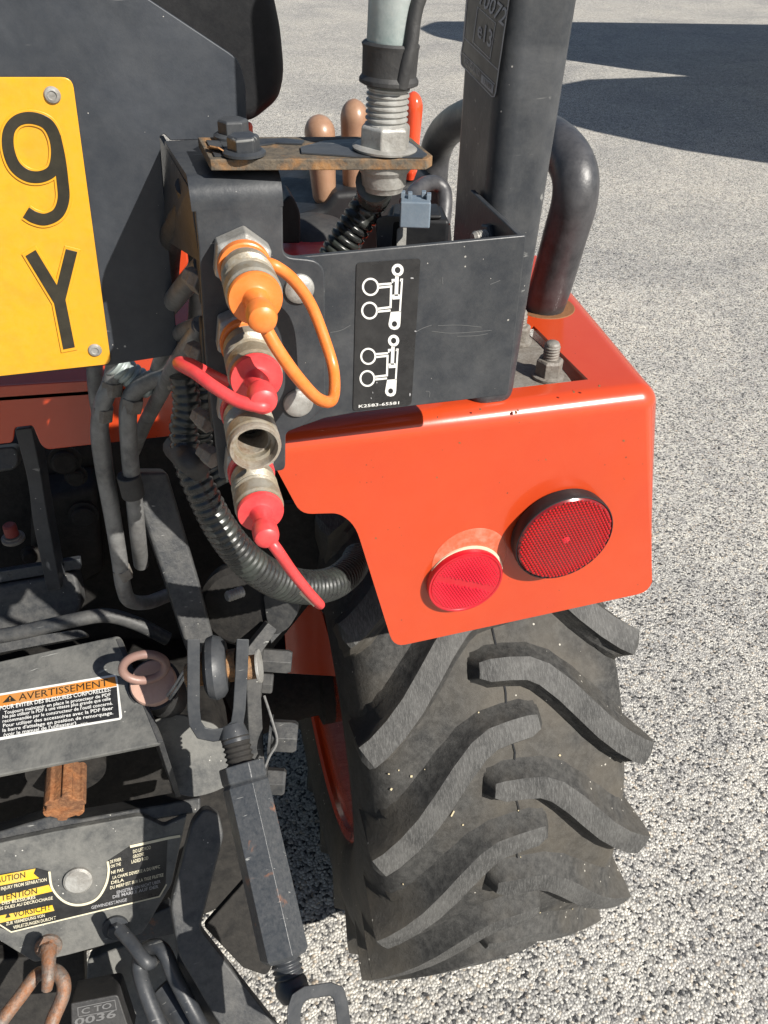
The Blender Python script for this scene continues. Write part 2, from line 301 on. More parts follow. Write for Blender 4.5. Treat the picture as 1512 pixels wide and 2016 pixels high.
def sweep(name, path, radii, mat, parent, seg=14, closed=False, sharp=40, squash=1.0):
    n = len(path); vs = []; fs = []
    t0 = (path[1]-path[0]).normalized(); nx = frame_of(t0)[0]
    for i in range(n):
        if closed: t = (path[(i+1) % n]-path[i-1]).normalized()
        else: t = (path[min(i+1, n-1)]-path[max(i-1, 0)]).normalized()
        nx = (nx - t*nx.dot(t)).normalized(); ny = t.cross(nx)
        r = radii if isinstance(radii, (int, float)) else radii[i]
        for k in range(seg):
            a = 2*math.pi*k/seg; vs.append(path[i] + (nx*math.cos(a) + ny*math.sin(a)*squash)*r)
    for i in range(n if closed else n-1):
        j = (i+1) % n
        for k in range(seg): fs.append((i*seg+k, i*seg+(k+1) % seg, j*seg+(k+1) % seg, j*seg+k))
    if not closed: fs += [tuple(range(seg-1, -1, -1)), tuple(range((n-1)*seg, n*seg))]
    return link(name, mesh(name, vs, fs), mat, parent, sharp=sharp)
def tube(name, pts, r, mat, parent, n=8, seg=14, closed=False, taper=None):
    path = catmull([Vector(p) for p in pts], n, closed)
    radii = r if taper is None else [r + (taper-r)*i/(len(path)-1) for i in range(len(path))]
    return sweep(name, path, radii, mat, parent, seg, closed)
def corrugated(name, pts, r, pitch, mat, parent, seg=20, depth=0.16, r1=None):
    path = resample(catmull([Vector(p) for p in pts], 16), pitch/6)
    pr = (1, 1.01, 1, 0.985, 1-depth, 1-depth); path = path[:len(path)//6*6]
    return sweep(name, path, [(r + ((r1 or r)-r)*min(1, i/len(path)*1.8))*pr[i % 6] for i in range(len(path))], mat, parent, seg, sharp=60)
def thread(h0, h1, r, pitch, depth=0.12):
    out = []; h = h0
    while h < h1-pitch*0.5: out += [(h, r*(1-depth)), (h+pitch*0.25, r), (h+pitch*0.5, r), (h+pitch*0.75, r*(1-depth))]; h += pitch
    return out
def stroke(name, px, wpx, plane, thick, mat, parent, closed=False, off=0.0, n=0, bevel=0.0):
    """flat band following px points; wpx wide; raised by thick over the plane"""
    pts = [Vector(p) for p in px]
    if n:
        p3 = catmull([Vector((p.x, p.y, 0)) for p in pts], n, closed); pts = [Vector((p.x, p.y)) for p in p3]
    N = len(pts); l = []; r = []
    for i in range(N):
        a = pts[i-1] if (closed or i) else pts[i]; b = pts[(i+1) % N] if (closed or i < N-1) else pts[i]
        t1 = (pts[i]-a); t2 = (b-pts[i])
        if t1.length < 1e-6: t1 = t2
        if t2.length < 1e-6: t2 = t1
        t1 = t1.normalized(); t2 = t2.normalized(); t = (t1+t2)
        t = t.normalized() if t.length > 1e-3 else t1
        nn = Vector((-t.y, t.x)); k = 1/max(0.4, nn.dot(Vector((-t1.y, t1.x))))
        l.append(pts[i]+nn*wpx/2*k); r.append(pts[i]-nn*wpx/2*k)
    vs = []
    for q in (thick+off, off):
        vs += [plane.at(p.x, p.y, q) for p in l] + [plane.at(p.x, p.y, q) for p in r]
    fs = []; m = N if closed else N-1
    for i in range(m):
        j = (i+1) % N
        fs += [(i, j, N+j, N+i), (2*N+j, 2*N+i, 3*N+i, 3*N+j), (i, 2*N+i, 2*N+j, j), (N+j, 3*N+j, 3*N+i, N+i)]
    if not closed: fs += [(0, N, 3*N, 2*N), (N-1, 3*N-1, 4*N-1, 2*N-1)]
    return link(name, mesh(name, vs, fs), mat, parent, bevel, 2)
def disc_px(u, v, ru, rv=None, n=28):
    rv = rv or ru; return [(u+ru*math.cos(2*math.pi*k/n), v+rv*math.sin(2*math.pi*k/n)) for k in range(n)]
def text(string, a, b, top, plane, mat, parent, off=0.0004, bold=0.0, name='lettering'):
    """one printed line on a plane: baseline from px a to px b, px top = a point at cap height above a"""
    cu = bpy.data.curves.new('lettering', 'FONT'); cu.body = string; cu.resolution_u = 2; cu.offset = bold; cu.fill_mode = 'FRONT'
    o = bpy.data.objects.new('lettering', cu); COL.objects.link(o)
    dg = bpy.context.evaluated_depsgraph_get(); me = bpy.data.meshes.new_from_object(o.evaluated_get(dg))
    bpy.data.objects.remove(o); bpy.data.curves.remove(cu)
    xs = [v.co.x for v in me.vertices]; x0, x1 = min(xs), max(xs); caph = 0.69
    A = plane.at(*a, off); B = plane.at(*b, off); T = plane.at(*top, off); ex = B-A; ey = T-A
    for v in me.vertices:
        fx = (v.co.x-x0)/(x1-x0); fy = v.co.y/caph; v.co = A + ex*fx + ey*fy
    me.name = name
    return link(name, me, mat, parent, smooth=False)

# ------------------------------------------------------------------ the setting
gm = mesh('ground', [(-60, -40, 0), (60, -40, 0), (60, 120, 0), (-60, 120, 0)], [(0, 1, 2, 3)])
g = link('ground', gm, 'ground', smooth=False); g['kind'] = 'structure'; g['label'] = 'pale exposed aggregate asphalt yard'

# ------------------------------------------------------------------ tractor: fender, lamps, wheel
T = empty('tractor', (-0.10, 0.99, 0), 'orange compact tractor with black hitch gear and yellow number plate, seen close from behind', 'tractor')
YF = 0.5625                                   # rear face of the fender
ZT = P(1290, 770, YF).z                       # its top
def fender():
    rear = rpoly([(520, 800), (560, 792), (1005, 765.0), (1155, 750.0), (1307, 768), (1284, 1164, 30), (775, 1274, 24), (700, 1035, 26), (668, 1010, 16), (592, 1012, 22), (545, 925)], 5)
    pts = [P(u, v, YF) for u, v in rear]
    ca, cb = Q(1003, 766, ZT), Q(1157, 746, ZT)     # cutout near corners
    cc, cdd = Q(1037, 643, ZT), Q(925, 655, ZT)
    xl = pts[0].x; xr = pts[4].x
    for i in range(5): pts[i] = Vector((pts[i].x, YF, ZT))
    pts[0].x = xl; pts[2].x = ca.x; pts[3].x = cb.x
    yb = 0.90; xf = Q(1113, 578, ZT).x + 0.03
    vs = [p for p in pts]; n = len(pts); rearf = tuple(range(n))
    # top: cut out a window
    y1 = (ca.y+cb.y)/2; y2 = cc.y
    grid = []
    for (y, a, b) in ((y1, ca.x, cb.x), (y2, ca.x+0.0, cb.x-0.004)):
        row = []
        for x in (xl, a, b, xr + (xf-xr)*(y-YF)/(yb-YF)): row.append(len(vs)); vs.append(Vector((x, y, ZT)))
        grid.append(row)
    back = []
    for x in (xl, ca.x, cb.x, xf): back.append(len(vs)); vs.append(Vector((x, yb, ZT)))
    f0 = [0, 2, 3, 4]
    fs = [rearf]
    fs.append((0, 1, 2, grid[0][1], grid[0][0]))
    fs += [(2, 3, grid[0][2], grid[0][1]), (3, 4, grid[0][3], grid[0][2])]
    fs += [(grid[0][0], grid[0][1], grid[1][1], grid[1][0]), (grid[0][2], grid[0][3], grid[1][3], grid[1][2])]
    for k in range(3): fs.append((grid[1][k], grid[1][k+1], back[k+1], back[k]))
    # outer side
    kbot = 5; low = []
    zb = vs[kbot].z
    s1 = len(vs); vs.append(Vector((xf, yb, vs[kbot].z+0.1)))
    fs.append((4, kbot, s1, back[3], grid[1][3], grid[0][3]))
    o = link('fender', mesh('fender', vs, fs), 'orange', T, smooth=False)
    bv = o.modifiers.new('bevel', 'BEVEL'); bv.width = 0.019; bv.segments = 6; bv.limit_method = 'ANGLE'; bv.angle_limit = R(40); bv.use_clamp_overlap = False
    so = o.modifiers.new('solidify', 'SOLIDIFY'); so.thickness = 0.0035; so.offset = -1
    es = o.modifiers.new('split', 'EDGE_SPLIT'); es.split_angle = R(30)
    wn = o.modifiers.new('normals', 'WEIGHTED_NORMAL'); wn.keep_sharp = True
    for p in o.data.polygons: p.use_smooth = True
    return o
FEN = fender()
# inner edge of the cutout reads as folded metal
base = slab('rops_base_plate', [Q(985, 770, ZT-0.008), Q(1130, 752, ZT-0.008), Q(1098, 705, ZT-0.008), Q(1035, 648, ZT-0.008), Q(900, 655, ZT-0.008)], Vector((0, 0, -0.012)), 'dirty', T, 0.004)
def stud(u, v, ub, s=1.0):
    b = Q(u, v, ZT-0.0075)
    w_ = lathe('washer', b, (0, 0, 1), [(0, 0.0155*s), (0.0025, 0.0155*s), (0.0035, 0.0135*s)], 'dirty', base, 28)
    hexa('nut', b+Vector((0, 0, 0.003)), (0, 0, 1), 0.016*s, 0.0225*s, 'dirty', base, 0.35)
    lathe('stud', b+Vector((0, 0, 0.016*s)), (0, 0, 1), thread(0, 0.016*s, 0.0076*s, 0.0028, 0.14) + [(0.0175*s, 0.0068*s), (0.0195*s, 0.0055*s)], 'dirty', base, 22, sharp=60)
stud(1078, 741, 0); stud(1018, 672, 0, 0.95)

# lamp and reflector on the rear face
def fender_lamp():
    c = P(1098, 1041, YF); rad = 0.0520
    hs = lathe('tail_lamp', c, (0, -1, 0), [(0, rad*0.93), (0.002, rad*0.98), (0.010, rad), (0.0148, rad), (0.0168, rad*0.99), (0.0172, rad*0.972), (0.0155, rad*0.965)], 'plast', T, 56)
    lathe('lens', c+Vector((0, -0.0145, 0)), (0, -1, 0), [(0, rad*0.965), (0.002, rad*0.96), (0.0035, rad*0.93), (0.0048, rad*0.6), (0.0053, rad*0.02)], 'lamp', hs, 56)
    bead_field('prism', c+Vector((0, -0.0188, 0)), rad*0.925, 0.0036, 'lampbead', hs, 0.0016)
    lathe('bulb_glow', c+Vector((-0.0005, -0.0200, 0.0015)), (0, -1, 0), [(0, 0.0042), (0.0006, 0.003), (0.0008, 0.0002)], 'reflex', hs, 12)
def bead_field(name, c, rad, pitch, mat, parent, h, band=None):
    """hexagonal grid of little pyramids moulded in the lens"""
    vs = []; fs = []; k = int(rad/pitch)+2
    for j in range(-k, k+1):
        for i in range(-k, k+1):
            x = (i + 0.5*(j % 2))*pitch; z = j*pitch*0.866
            if x*x+z*z > rad*rad: continue
            if band and band(x, z): continue
            cz = (1-(x*x+z*z)/(rad*rad))*0.001
            b = len(vs); r = pitch*0.47
            for q in range(6): a = math.pi/6+q*math.pi/3; vs.append(c+Vector((x+r*math.cos(a), 0.0004-cz, z+r*math.sin(a))))
            vs.append(c+Vector((x, -h-cz, z)))
            fs += [(b+q, b+(q+1) % 6, b+6) for q in range(6)]
    me = mesh(name, vs, fs)
    o = link(name, me, mat, parent, smooth=False); o['kind'] = 'stuff'; return o
def reflector():
    c = P(912, 1137, YF); rad = 0.0400
    b = lathe('reflector', c, (0, -1, 0), [(0, rad*0.99), (0.0075, rad*0.99), (0.0085, rad*0.975), (0.0085, rad*0.93), (0.0075, rad*0.9)], 'reflex', T, 56)
    lathe('backing', c+Vector((0.0012, -0.0004, 0.0016)), (0, -1, 0), [(0, rad*1.0), (0.002, rad*1.0)], 'cream', b, 56)
    lathe('lens', c+Vector((0, -0.0070, 0)), (0, -1, 0), [(0, rad*0.915), (0.0012, rad*0.9), (0.0014, 0.0005)], 'reflex', b, 56)
    s = math.sin(0.42); co_ = math.cos(0.42)
    bead_field('prism', c+Vector((0, -0.0082, 0)), rad*0.87, 0.0031, 'reflexbead', b, 0.0012, lambda x, z: abs(x*s + z*co_ + 0.001) < 0.0036)
fender_lamp(); reflector()
# faded round patch an older sticker left behind the reflector
gc = P(924, 1101, YF); lathe('faded_patch', gc, (0, -1, 0), [(0, 0.0392), (0.0003, 0.0390), (0.0004, 0.0375)], 'fadedorange', FEN, 56)
for (u, v, a) in ((1016, 812, 5), (946, 806, 3), (1020, 808, 3), (1228, 868, 3), (1180, 760, 3), (905, 872, 2.5), (860, 940, 2.5), (1075, 905, 2), (740, 1060, 3), (1130, 772, 2.5)):
    pslab('paint_chip', [(u+a*rnd.uniform(.5, 1)*math.cos(q), v+a*rnd.uniform(.5, 1)*math.sin(q)) for q in (0, 1.1, 2.2, 3.2, 4.2, 5.3)], YP(YF-0.0002), 0.0006, 'hole', FEN)
# ---- wheel
WX, WY, WZ, WR, WW = 0.343, 0.99, 0.525, 0.525, 0.36
wheel = empty('wheel', (WX, WY, WZ), parent=T)
def crown(x):                                  # carcass radius across the tread
    a = abs(x)/0.17; return 0.503 - 0.022*a*a - (0.03*max(0, a-0.9)**2*20)
SIDE = [(0.180, 0.462), (0.190, 0.435), (0.196, 0.40), (0.194, 0.365), (0.188, 0.335), (0.181, 0.315), (0.174, 0.304), (0.166, 0.296)]
def carc(x):
    x = abs(x)
    if x <= 0.168: return crown(x)
    a = (0.168, crown(0.168))
    for b in SIDE[:3]:
        if x <= b[0]: return a[1] + (b[1]-a[1])*(x-a[0])/(b[0]-a[0])
        a = b
    return 0.40
def tyre():
    prof = []
    for k in range(-12, 13): x = 0.168*k/12; prof.append((x, crown(x)))
    side = [(0.180, 0.462), (0.190, 0.435), (0.196, 0.40), (0.194, 0.365), (0.188, 0.335), (0.181, 0.315), (0.174, 0.304), (0.166, 0.296)]
    prof = [(-x, r) for x, r in reversed(side)] + prof + side
    seg = 120; vs = []; fs = []
    for x, r in prof:
        for k in range(seg): a = 2*math.pi*k/seg; vs.append((x, -r*math.cos(a), r*math.sin(a)))
    for i in range(len(prof)-1):
        for k in range(seg): fs.append((i*seg+k, i*seg+(k+1) % seg, (i+1)*seg+(k+1) % seg, (i+1)*seg+k))
    o = link('tyre', mesh('tyre', vs, fs), 'tyre', None, sharp=60); o.location = (WX, WY, WZ); o.parent = wheel; o.matrix_parent_inverse = wheel.matrix_world.inverted(); return o
TY = tyre()
def lug_mesh(side):
    # centreline: lateral x, run along the circumference (down behind the wheel), height of the top
    cl = [(0.034, -0.004), (0.020, -0.002), (-0.005, 0.000), (-0.030, 0.004), (-0.050, 0.015), (-0.075, 0.039), (-0.100, 0.068), (-0.125, 0.097), (-0.150, 0.121), (-0.174, 0.140), (-0.190, 0.149), (-0.196, 0.153)]
    n = len(cl); rows = []
    for i, (x, c) in enumerate(cl):
        a = Vector(cl[max(i-1, 0)]); b = Vector(cl[min(i+1, n-1)]); t = (b-a).normalized(); nn = Vector((t.y, -t.x))
        s = i/(n-1)
        wtop = 0.0135 + 0.004*s; wb = 0.024 + 0.008*s
        rb = crown(x)-0.004 if abs(x) < 0.168 else 0.44
        rt = 0.525 - 0.011*(abs(x)/0.17)**2
        if i == 0: wtop *= 0.72; wb *= 0.8; rt -= 0.003
        if i == n-1: rt -= 0.006; wtop *= 0.9
        row = []
        for q, (wd, rr) in enumerate(((-wb*1.45, rb), (-wb*0.95, rb+(rt-rb)*0.28), (-wtop*1.25, rb+(rt-rb)*0.75), (-wtop*0.98, rt-0.0008), (0, rt+0.0005), (wtop*0.98, rt-0.0008), (wtop*1.12, rb+(rt-rb)*0.75), (wtop*1.5, rb+(rt-rb)*0.22), (wb, rb))):
            px = x + nn.x*wd; cc = c + nn.y*wd
            px = max(-0.198 if 1 < q < 7 else -0.1935, px)
            if q in (0, 8): rr = carc(px)-0.004
            elif q in (1, 7): rr = carc(px)+(rt-rb)*0.22 if abs(px) < 0.17 else carc(px)+0.004
            row.append((px, cc, rr))
        rows.append(row)
    # shoulder drop on the outside
    last = rows[-1]; rows.append([(px-0.003*0, cc+0.004, min(rr, 0.475) if abs(px) > 0 else rr) for px, cc, rr in last])
    rows[-1] = [(-0.1895, cc+0.008, 0.402+(rr-0.44)*0.10) for px, cc, rr in last]
    # nose drop
    f = rows[0]; rows.insert(0, [(px+0.013, cc, crown(px)-0.006) for px, cc, rr in f])
    vs = []; fs = []; m = 9
    for row in rows:
        for px, cc, rr in row:
            a = -cc/0.5; vs.append((px if side < 0 else -px, -rr*math.cos(a), rr*math.sin(a)))
    for i in range(len(rows)-1):
        for q in range(m-1): fs.append((i*m+q, i*m+q+1, (i+1)*m+q+1, (i+1)*m+q))
    fs += [tuple(range(m-1, -1, -1)), tuple(range((len(rows)-1)*m, len(rows)*m))]
    me = mesh('lug', vs, fs); me.materials.append(M['tyre']); me.materials.append(M['lug'])
    for p in me.polygons:
        p.use_smooth = True
        if all(v % m in (3, 4, 5) and m <= v < (len(rows)-1)*m for v in p.vertices): p.material_index = 1
    me.set_sharp_from_angle(angle=R(38)); return me
LM = {-1: lug_mesh(-1), 1: lug_mesh(1)}
NL = 21
for k in range(NL):
    for sd, ph in ((-1, 0.0), (1, 0.5)):
        o = bpy.data.objects.new('lug', LM[sd]); COL.objects.link(o); o.location = (WX, WY, WZ)
        bvl = o.modifiers.new('bevel', 'BEVEL'); bvl.width = 0.0036; bvl.segments = 3; bvl.limit_method = 'ANGLE'; bvl.angle_limit = R(36)
        o.rotation_euler = (2*math.pi*(k+ph)/NL - R(36), 0, 0); o.parent = wheel; o.matrix_parent_inverse = wheel.matrix_world.inverted()
def world_child(o):
    o.parent = TY; o.matrix_parent_inverse = Matrix.Translation((WX, WY, WZ)).inverted()
# fine split along the middle of the tread, the mould seam
sp = [Vector((WX+0.002*math.sin(k*1.7)+0.0015*math.sin(k*4.1), WY-0.5033*math.cos(a), WZ+0.5033*math.sin(a))) for k, a in enumerate([R(q) for q in range(-70, 110, 3)])]
sm = sweep('tread_seam', sp, 0.0015, 'decal', TY, 5)
def straw():
    vs = []; fs = []
    for q in range(75):
        a = R(rnd.uniform(-25, 45)); x = rnd.choice((rnd.uniform(-0.16, 0.16), rnd.gauss(-0.15, 0.012), rnd.gauss(0.0, 0.05)))
        x = max(-0.165, min(0.165, x)); r_ = crown(x)+0.0006
        c = Vector((WX+x, WY-r_*math.cos(a), WZ+r_*math.sin(a))); n_ = Vector((0, -math.cos(a), math.sin(a))); t_ = Vector((1, 0, 0)); b_ = n_.cross(t_)
        an = rnd.uniform(0, 6.3); d1 = (t_*math.cos(an)+b_*math.sin(an)); d2 = n_.cross(d1)
        l_ = rnd.choice((0.0008, 0.0011, 0.0014, 0.004)); w_ = min(l_, rnd.uniform(0.0005, 0.0013)); i = len(vs)
        for h in (0, 0.001): vs += [c+d1*l_+d2*w_+n_*h, c+d1*l_-d2*w_+n_*h, c-d1*l_-d2*w_+n_*h, c-d1*l_+d2*w_+n_*h]
        fs += [(i, i+1, i+2, i+3), (i+4, i+5, i+6, i+7)] + [(i+k_, i+(k_+1) % 4, i+4+(k_+1) % 4, i+4+k_) for k_ in range(4)]
    o = link('straw_bits', mesh('straw_bits', vs, fs), 'straw', TY, smooth=False); o['kind'] = 'stuff'; return o
st_ = straw(); world_child(sm); world_child(st_)
rim = lathe('rim', (WX-0.168, WY, WZ), (1, 0, 0), [(0.004, 0.300), (-0.006, 0.304), (-0.009, 0.300), (-0.004, 0.288), (0.02, 0.276), (0.06, 0.262), (0.13, 0.255), (0.14, 0.10), (0.15, 0.02)], 'orange', None, 64)
rim.parent = wheel; rim.matrix_parent_inverse = wheel.matrix_world.inverted()
# axle housing
lathe('axle_housing', (-0.25, WY, WZ), (1, 0, 0), [(0, 0.13), (0.18, 0.13), (0.24, 0.105), (0.38, 0.082), (0.405, 0.082), (0.41, 0.10), (0.43, 0.10), (0.44, 0.06)], 'dark', T, 40)
# ------------------------------------------------------------------ roll bar post, hand rail
YP_ = 0.575
def post():
    nb = [P(950, 560, YP_), P(1056, 560, YP_)]; nt_ = [P(1002, 0, YP_), P(1150, 0, YP_)]
    dn = [(a-b) for a, b in zip(nb, nt_)]
    bot = [b + d*((ZT-0.008-b.z)/d.z) for b, d in zip(nb, dn)]
    top = [t - d*0.9 for t, d in zip(nt_, dn)]
    pts = [bot[0], bot[1], top[1], top[0]]
    o = slab('rops_post', pts, Vector((0, 0.086, 0)), 'black', T, 0.015, 5)
    return o, plane3(bot[0], top[0], bot[0]+Vector((0, 0.092, 0)))
POST, PPL = post()
# approval label on its inner face
off = 0.0006
lab = pslab('approval_label', [(922, -60), (1004, -60), (1002.5, 0), (974, 192, 6), (907, 128, 6)], PPL, 0.0003, 'decal', T, off=off)
def pl(px, w_, **k): return stroke('printed_line', px, w_, PPL, 0.0002, 'greyprint', lab, off=off, **k)
pl([(919.5, 0), (913, 74), (907.5, 105), (908, 126), (914, 133), (968, 190), (973, 190), (976, 180), (981.5, 138), (1001.5, 0)], 2.0)
pl([(913.5, 74), (980.5, 138)], 2.0); pl([(910.5, 104), (974, 166)], 1.8)
pl([(940.5, 14), (975.5, 45.5), (964.5, 116), (931, 83)], 1.4, closed=True)
text('V10072', (928, -8), (991, 52), (936, -38), PPL, 'greyprint', lab, off+0.0004, 0.01)
text('e13', (939, 70), (966, 95), (943, 38), PPL, 'greyprint', lab, off+0.0004, 0.012)
text('ROPS SERIAL NO', (913, 124), (943, 152), (914.5, 112), PPL, 'greyprint', lab, off+0.0004)
pslab('serial_field', [(948, 146), (972, 168), (969.5, 185), (946.5, 162)], PPL, 0.0002, 'greyprint', lab, off=off+0.0003)
text('13180', (951, 163), (966, 177), (952, 153), PPL, 'decal', lab, off+0.0008, 0.02)
# hand rail: one loop standing on the fender, running forward
XR = Q(1068, 603, ZT).x
rail_px = [(1067, 612), (1085, 560), (1112, 465), (1131, 395), (1131, 340), (1108, 296), (1066, 264), (1010, 236), (935, 228), (880, 256), (856, 305), (850, 380)]
rp = [PX(u, v, XR) for u, v in rail_px]
rail = tube('hand_rail', rp, 0.0220, 'grip', T, 8, 24)
lathe('rail_socket', Q(1072, 604, ZT-0.0005), (0, 0, 1), [(0, 0.033), (0.0012, 0.032)], 'hole', rail, 32)

# ------------------------------------------------------------------ hydraulic bracket
YB = 0.502; BP = YP(YB)
brk = pslab('hydraulic_bracket', [(540, 510), (1037, 463, 6), (1001, 778, 8), (700, 813), (640, 824), (600, 838), (540, 838)], BP, 0.004, 'black', T, 0.0012)
e0, e1 = P(1034.5, 466, YB), P(1000, 776, YB)
fl = slab('bracket_flange', [e0+Vector((0, 0.003, 0)), e1+Vector((0, 0.003, 0.0)), e1+Vector((0, 0.10, 0.045)), e0+Vector((0.0, 0.10, 0.002))], Vector((-0.004, 0, 0)), 'black', brk, 0.001)
# weld lump and inner nut
hexa('nut', P(975, 462, 0.555), (-1, -0.2, 0), 0.010, 0.016, 'black', brk); lathe('stud', P(968, 462, 0.552), (-1, -0.2, 0), thread(0, 0.016, 0.0045, 0.0022) + [(0.0165, 0.003)], 'zinc', brk, 16)
# decal with two cylinder symbols
dec = pslab('hose_diagram_decal', [(702, 518, 7), (828, 509, 7), (810, 797, 7), (695, 809, 7)], BP, 0.0003, 'decal', brk, off=0.0007)
dec.parent = T; dec.matrix_parent_inverse = T.matrix_world.inverted()
def k(u, v): return (680+u/6.3, 500+v/6.3)
def ds(px, w_, **kw): return stroke('symbol_line', [k(*p) for p in px], w_/6.3, BP, 0.0002, 'white', dec, off=0.0007, **kw)
def ring(u, v, ro, ri, rt=1.07): return stroke('symbol_ring', [k(u+(ro+ri)/2*math.cos(a), v+(ro+ri)/2*rt*math.sin(a)) for a in [2*math.pi*q/28 for q in range(28)]], (ro-ri)/6.3, BP, 0.0002, 'white', dec, closed=True, off=0.0007)
def symbol(dx, dy, s):
    f = lambda u, v: (648+(u-648)*s+dx+ (v-200)*0, 200+(v-200)*s+dy)
    def d2(px, w_): ds([f(*p) for p in px], w_*s)
    u, v = f(648, 200); ring(u, v, 74*s, 36*s)
    u, v = f(312, 408); ring(u, v, 106*s, 82*s)
    u, v = f(300, 702); ring(u, v, 104*s, 80*s)
    d2([(641, 268), (630, 520)], 44); d2([(582, 535), (674, 529)], 60)
    d2([(410, 379), (572, 366)], 26); d2([(585, 360), (582, 320), (608, 318), (604, 342)], 18)
    d2([(412, 418), (568, 402), (560, 660), (396, 680)], 26)
    d2([(396, 716), (560, 700)], 26)
    d2([(686, 340), (690, 316), (703, 316), (676, 720)], 22)
    # barrel foot with an eye
    b = [f(*p) for p in ((562, 722), (690, 712), (682, 860), (676, 900), (650, 932), (608, 942), (565, 930), (540, 900), (535, 870))]
    pslab('symbol_foot', [k(*p) for p in b], BP, 0.0002, 'white', dec, off=0.0009)
    u, v = f(610, 868); pslab('symbol_eye', [k(*p) for p in disc_px(u, v, 32*s, 34*s, 18)], BP, 0.0002, 'decal', dec, off=0.0011)
symbol(0, 0, 1.0); symbol(-50, 875, 0.935)
text('K2583-65581', k(165, 1908), k(665, 1862), k(166, 1873), BP, 'white', dec, 0.0009, 0.012)
# wear and chips along the decal
for (u, v, a, b) in ((826, 300, 30, 14), (800, 1745, 14, 22), (868, 958, 16, 12), (390, 1595, 8, 12), (320, 1790, 7, 14), (340, 1720, 5, 18)):
    pslab('chip_mark', [k(u+a*rnd.uniform(.5, 1)*math.cos(q), v+b*rnd.uniform(.5, 1)*math.sin(q)) for q in [0, .9, 1.8, 2.8, 3.7, 4.6, 5.5]], BP, 0.0002, 'greyprint', dec, off=0.0010)

# scuffs in its paint
for px in ([(850, 652), (890, 656), (950, 652), (968, 650)], [(862, 641), (905, 640), (948, 644)], [(900, 662), (935, 661), (960, 657)], [(815, 655), (835, 645), (850, 640)], [(690, 640), (672, 650), (650, 655)], [(965, 560), (985, 552)], [(870, 545), (872, 560)], [(838, 770), (846, 772), (845, 782)]):
    stroke('scratch', px, 1.2, BP, 0.00015, 'scuff', brk, off=0.0001, n=4)
# ------------------------------------------------------------------ coupler mount, bolted on the bracket
YM = 0.4955; MP = YP(YM)
ZM = P(450, 352, YM).z
mnt = pslab('coupler_mount', [(381, 396), (557, 390), (558, 506, 20), (640, 514, 34), (642, 800, 10), (600, 838, 8), (563, 852, 10), (562, 926, 10), (432, 944, 6), (404, 700), (390, 480)], MP, 0.006, 'black', T, 0.0014)
# bent top flange running forward to the panel
xa, xb = P(350, 352, YM).x, P(549, 346, YM).x
zf0 = P(390, 402, YM).z; rb = 0.013
prof = [(YM-0.00006, zf0-0.004), (YM-0.00006, ZM-rb)] + [(YM+rb-rb*math.cos(a), ZM-rb+rb*math.sin(a)) for a in [R(q) for q in range(15, 91, 15)]] + [(0.587, ZM)]
def lsheet(name, prof, x0s, x1s, th, mat, parent):
    vs = []; fs = []; n = len(prof)
    nrm = []
    for i in range(n):
        a = prof[max(i-1, 0)]; b = prof[min(i+1, n-1)]; t = Vector((b[0]-a[0], b[1]-a[1])).normalized(); nrm.append((t.y, -t.x))
    for lay in (0, 1):
        for i, (y, z) in enumerate(prof):
            yy = y+nrm[i][0]*th*lay; zz = z+nrm[i][1]*th*lay
            vs.append((x0s(i/(n-1)), yy, zz)); vs.append((x1s(i/(n-1)), yy, zz))
    m = 2*n
    for i in range(n-1):
        a = 2*i; fs += [(a, a+1, a+3, a+2), (m+a, m+a+2, m+a+3, m+a+1), (a, a+2, m+a+2, m+a), (a+1, m+a+1, m+a+3, a+3)]
    fs += [(0, m, m+1, 1), (m-2, m-1, 2*m-1, 2*m-2)]
    return link(name, mesh(name, vs, fs), mat, parent)
xfl = Q(322, 268, ZM).x; xfr = Q(505, 268, ZM).x
xbl = P(372, 372, YM).x; xbr = P(556, 372, YM).x
lsheet('mount_flange', prof, lambda t: xbl if t < 0.99 else xfl, lambda t: xbr if t < 0.99 else xfr, 0.005, 'black', mnt)
slab('mount_side', [P(373, 376, YM)+Vector((0, .004, 0)), Q(313, 267, ZM-0.003), P(322, 470, .587), P(394, 520, YM)+Vector((0, .004, 0))], Vector((0.003, 0, 0)), 'black', mnt)
# two domed bolt heads
for (u, v, r_) in ((589, 568, 30), (587, 793, 30)):
    c = MP.at(u, v); rr = r_/ppm(c)
    lathe('bolt_head', c, (0, -1, 0), [(0, rr), (0.001, rr), (0.0022, rr*0.95), (0.0034, rr*0.76), (0.0041, rr*0.45), (0.0043, rr*0.03)], 'zinc', mnt, 36)

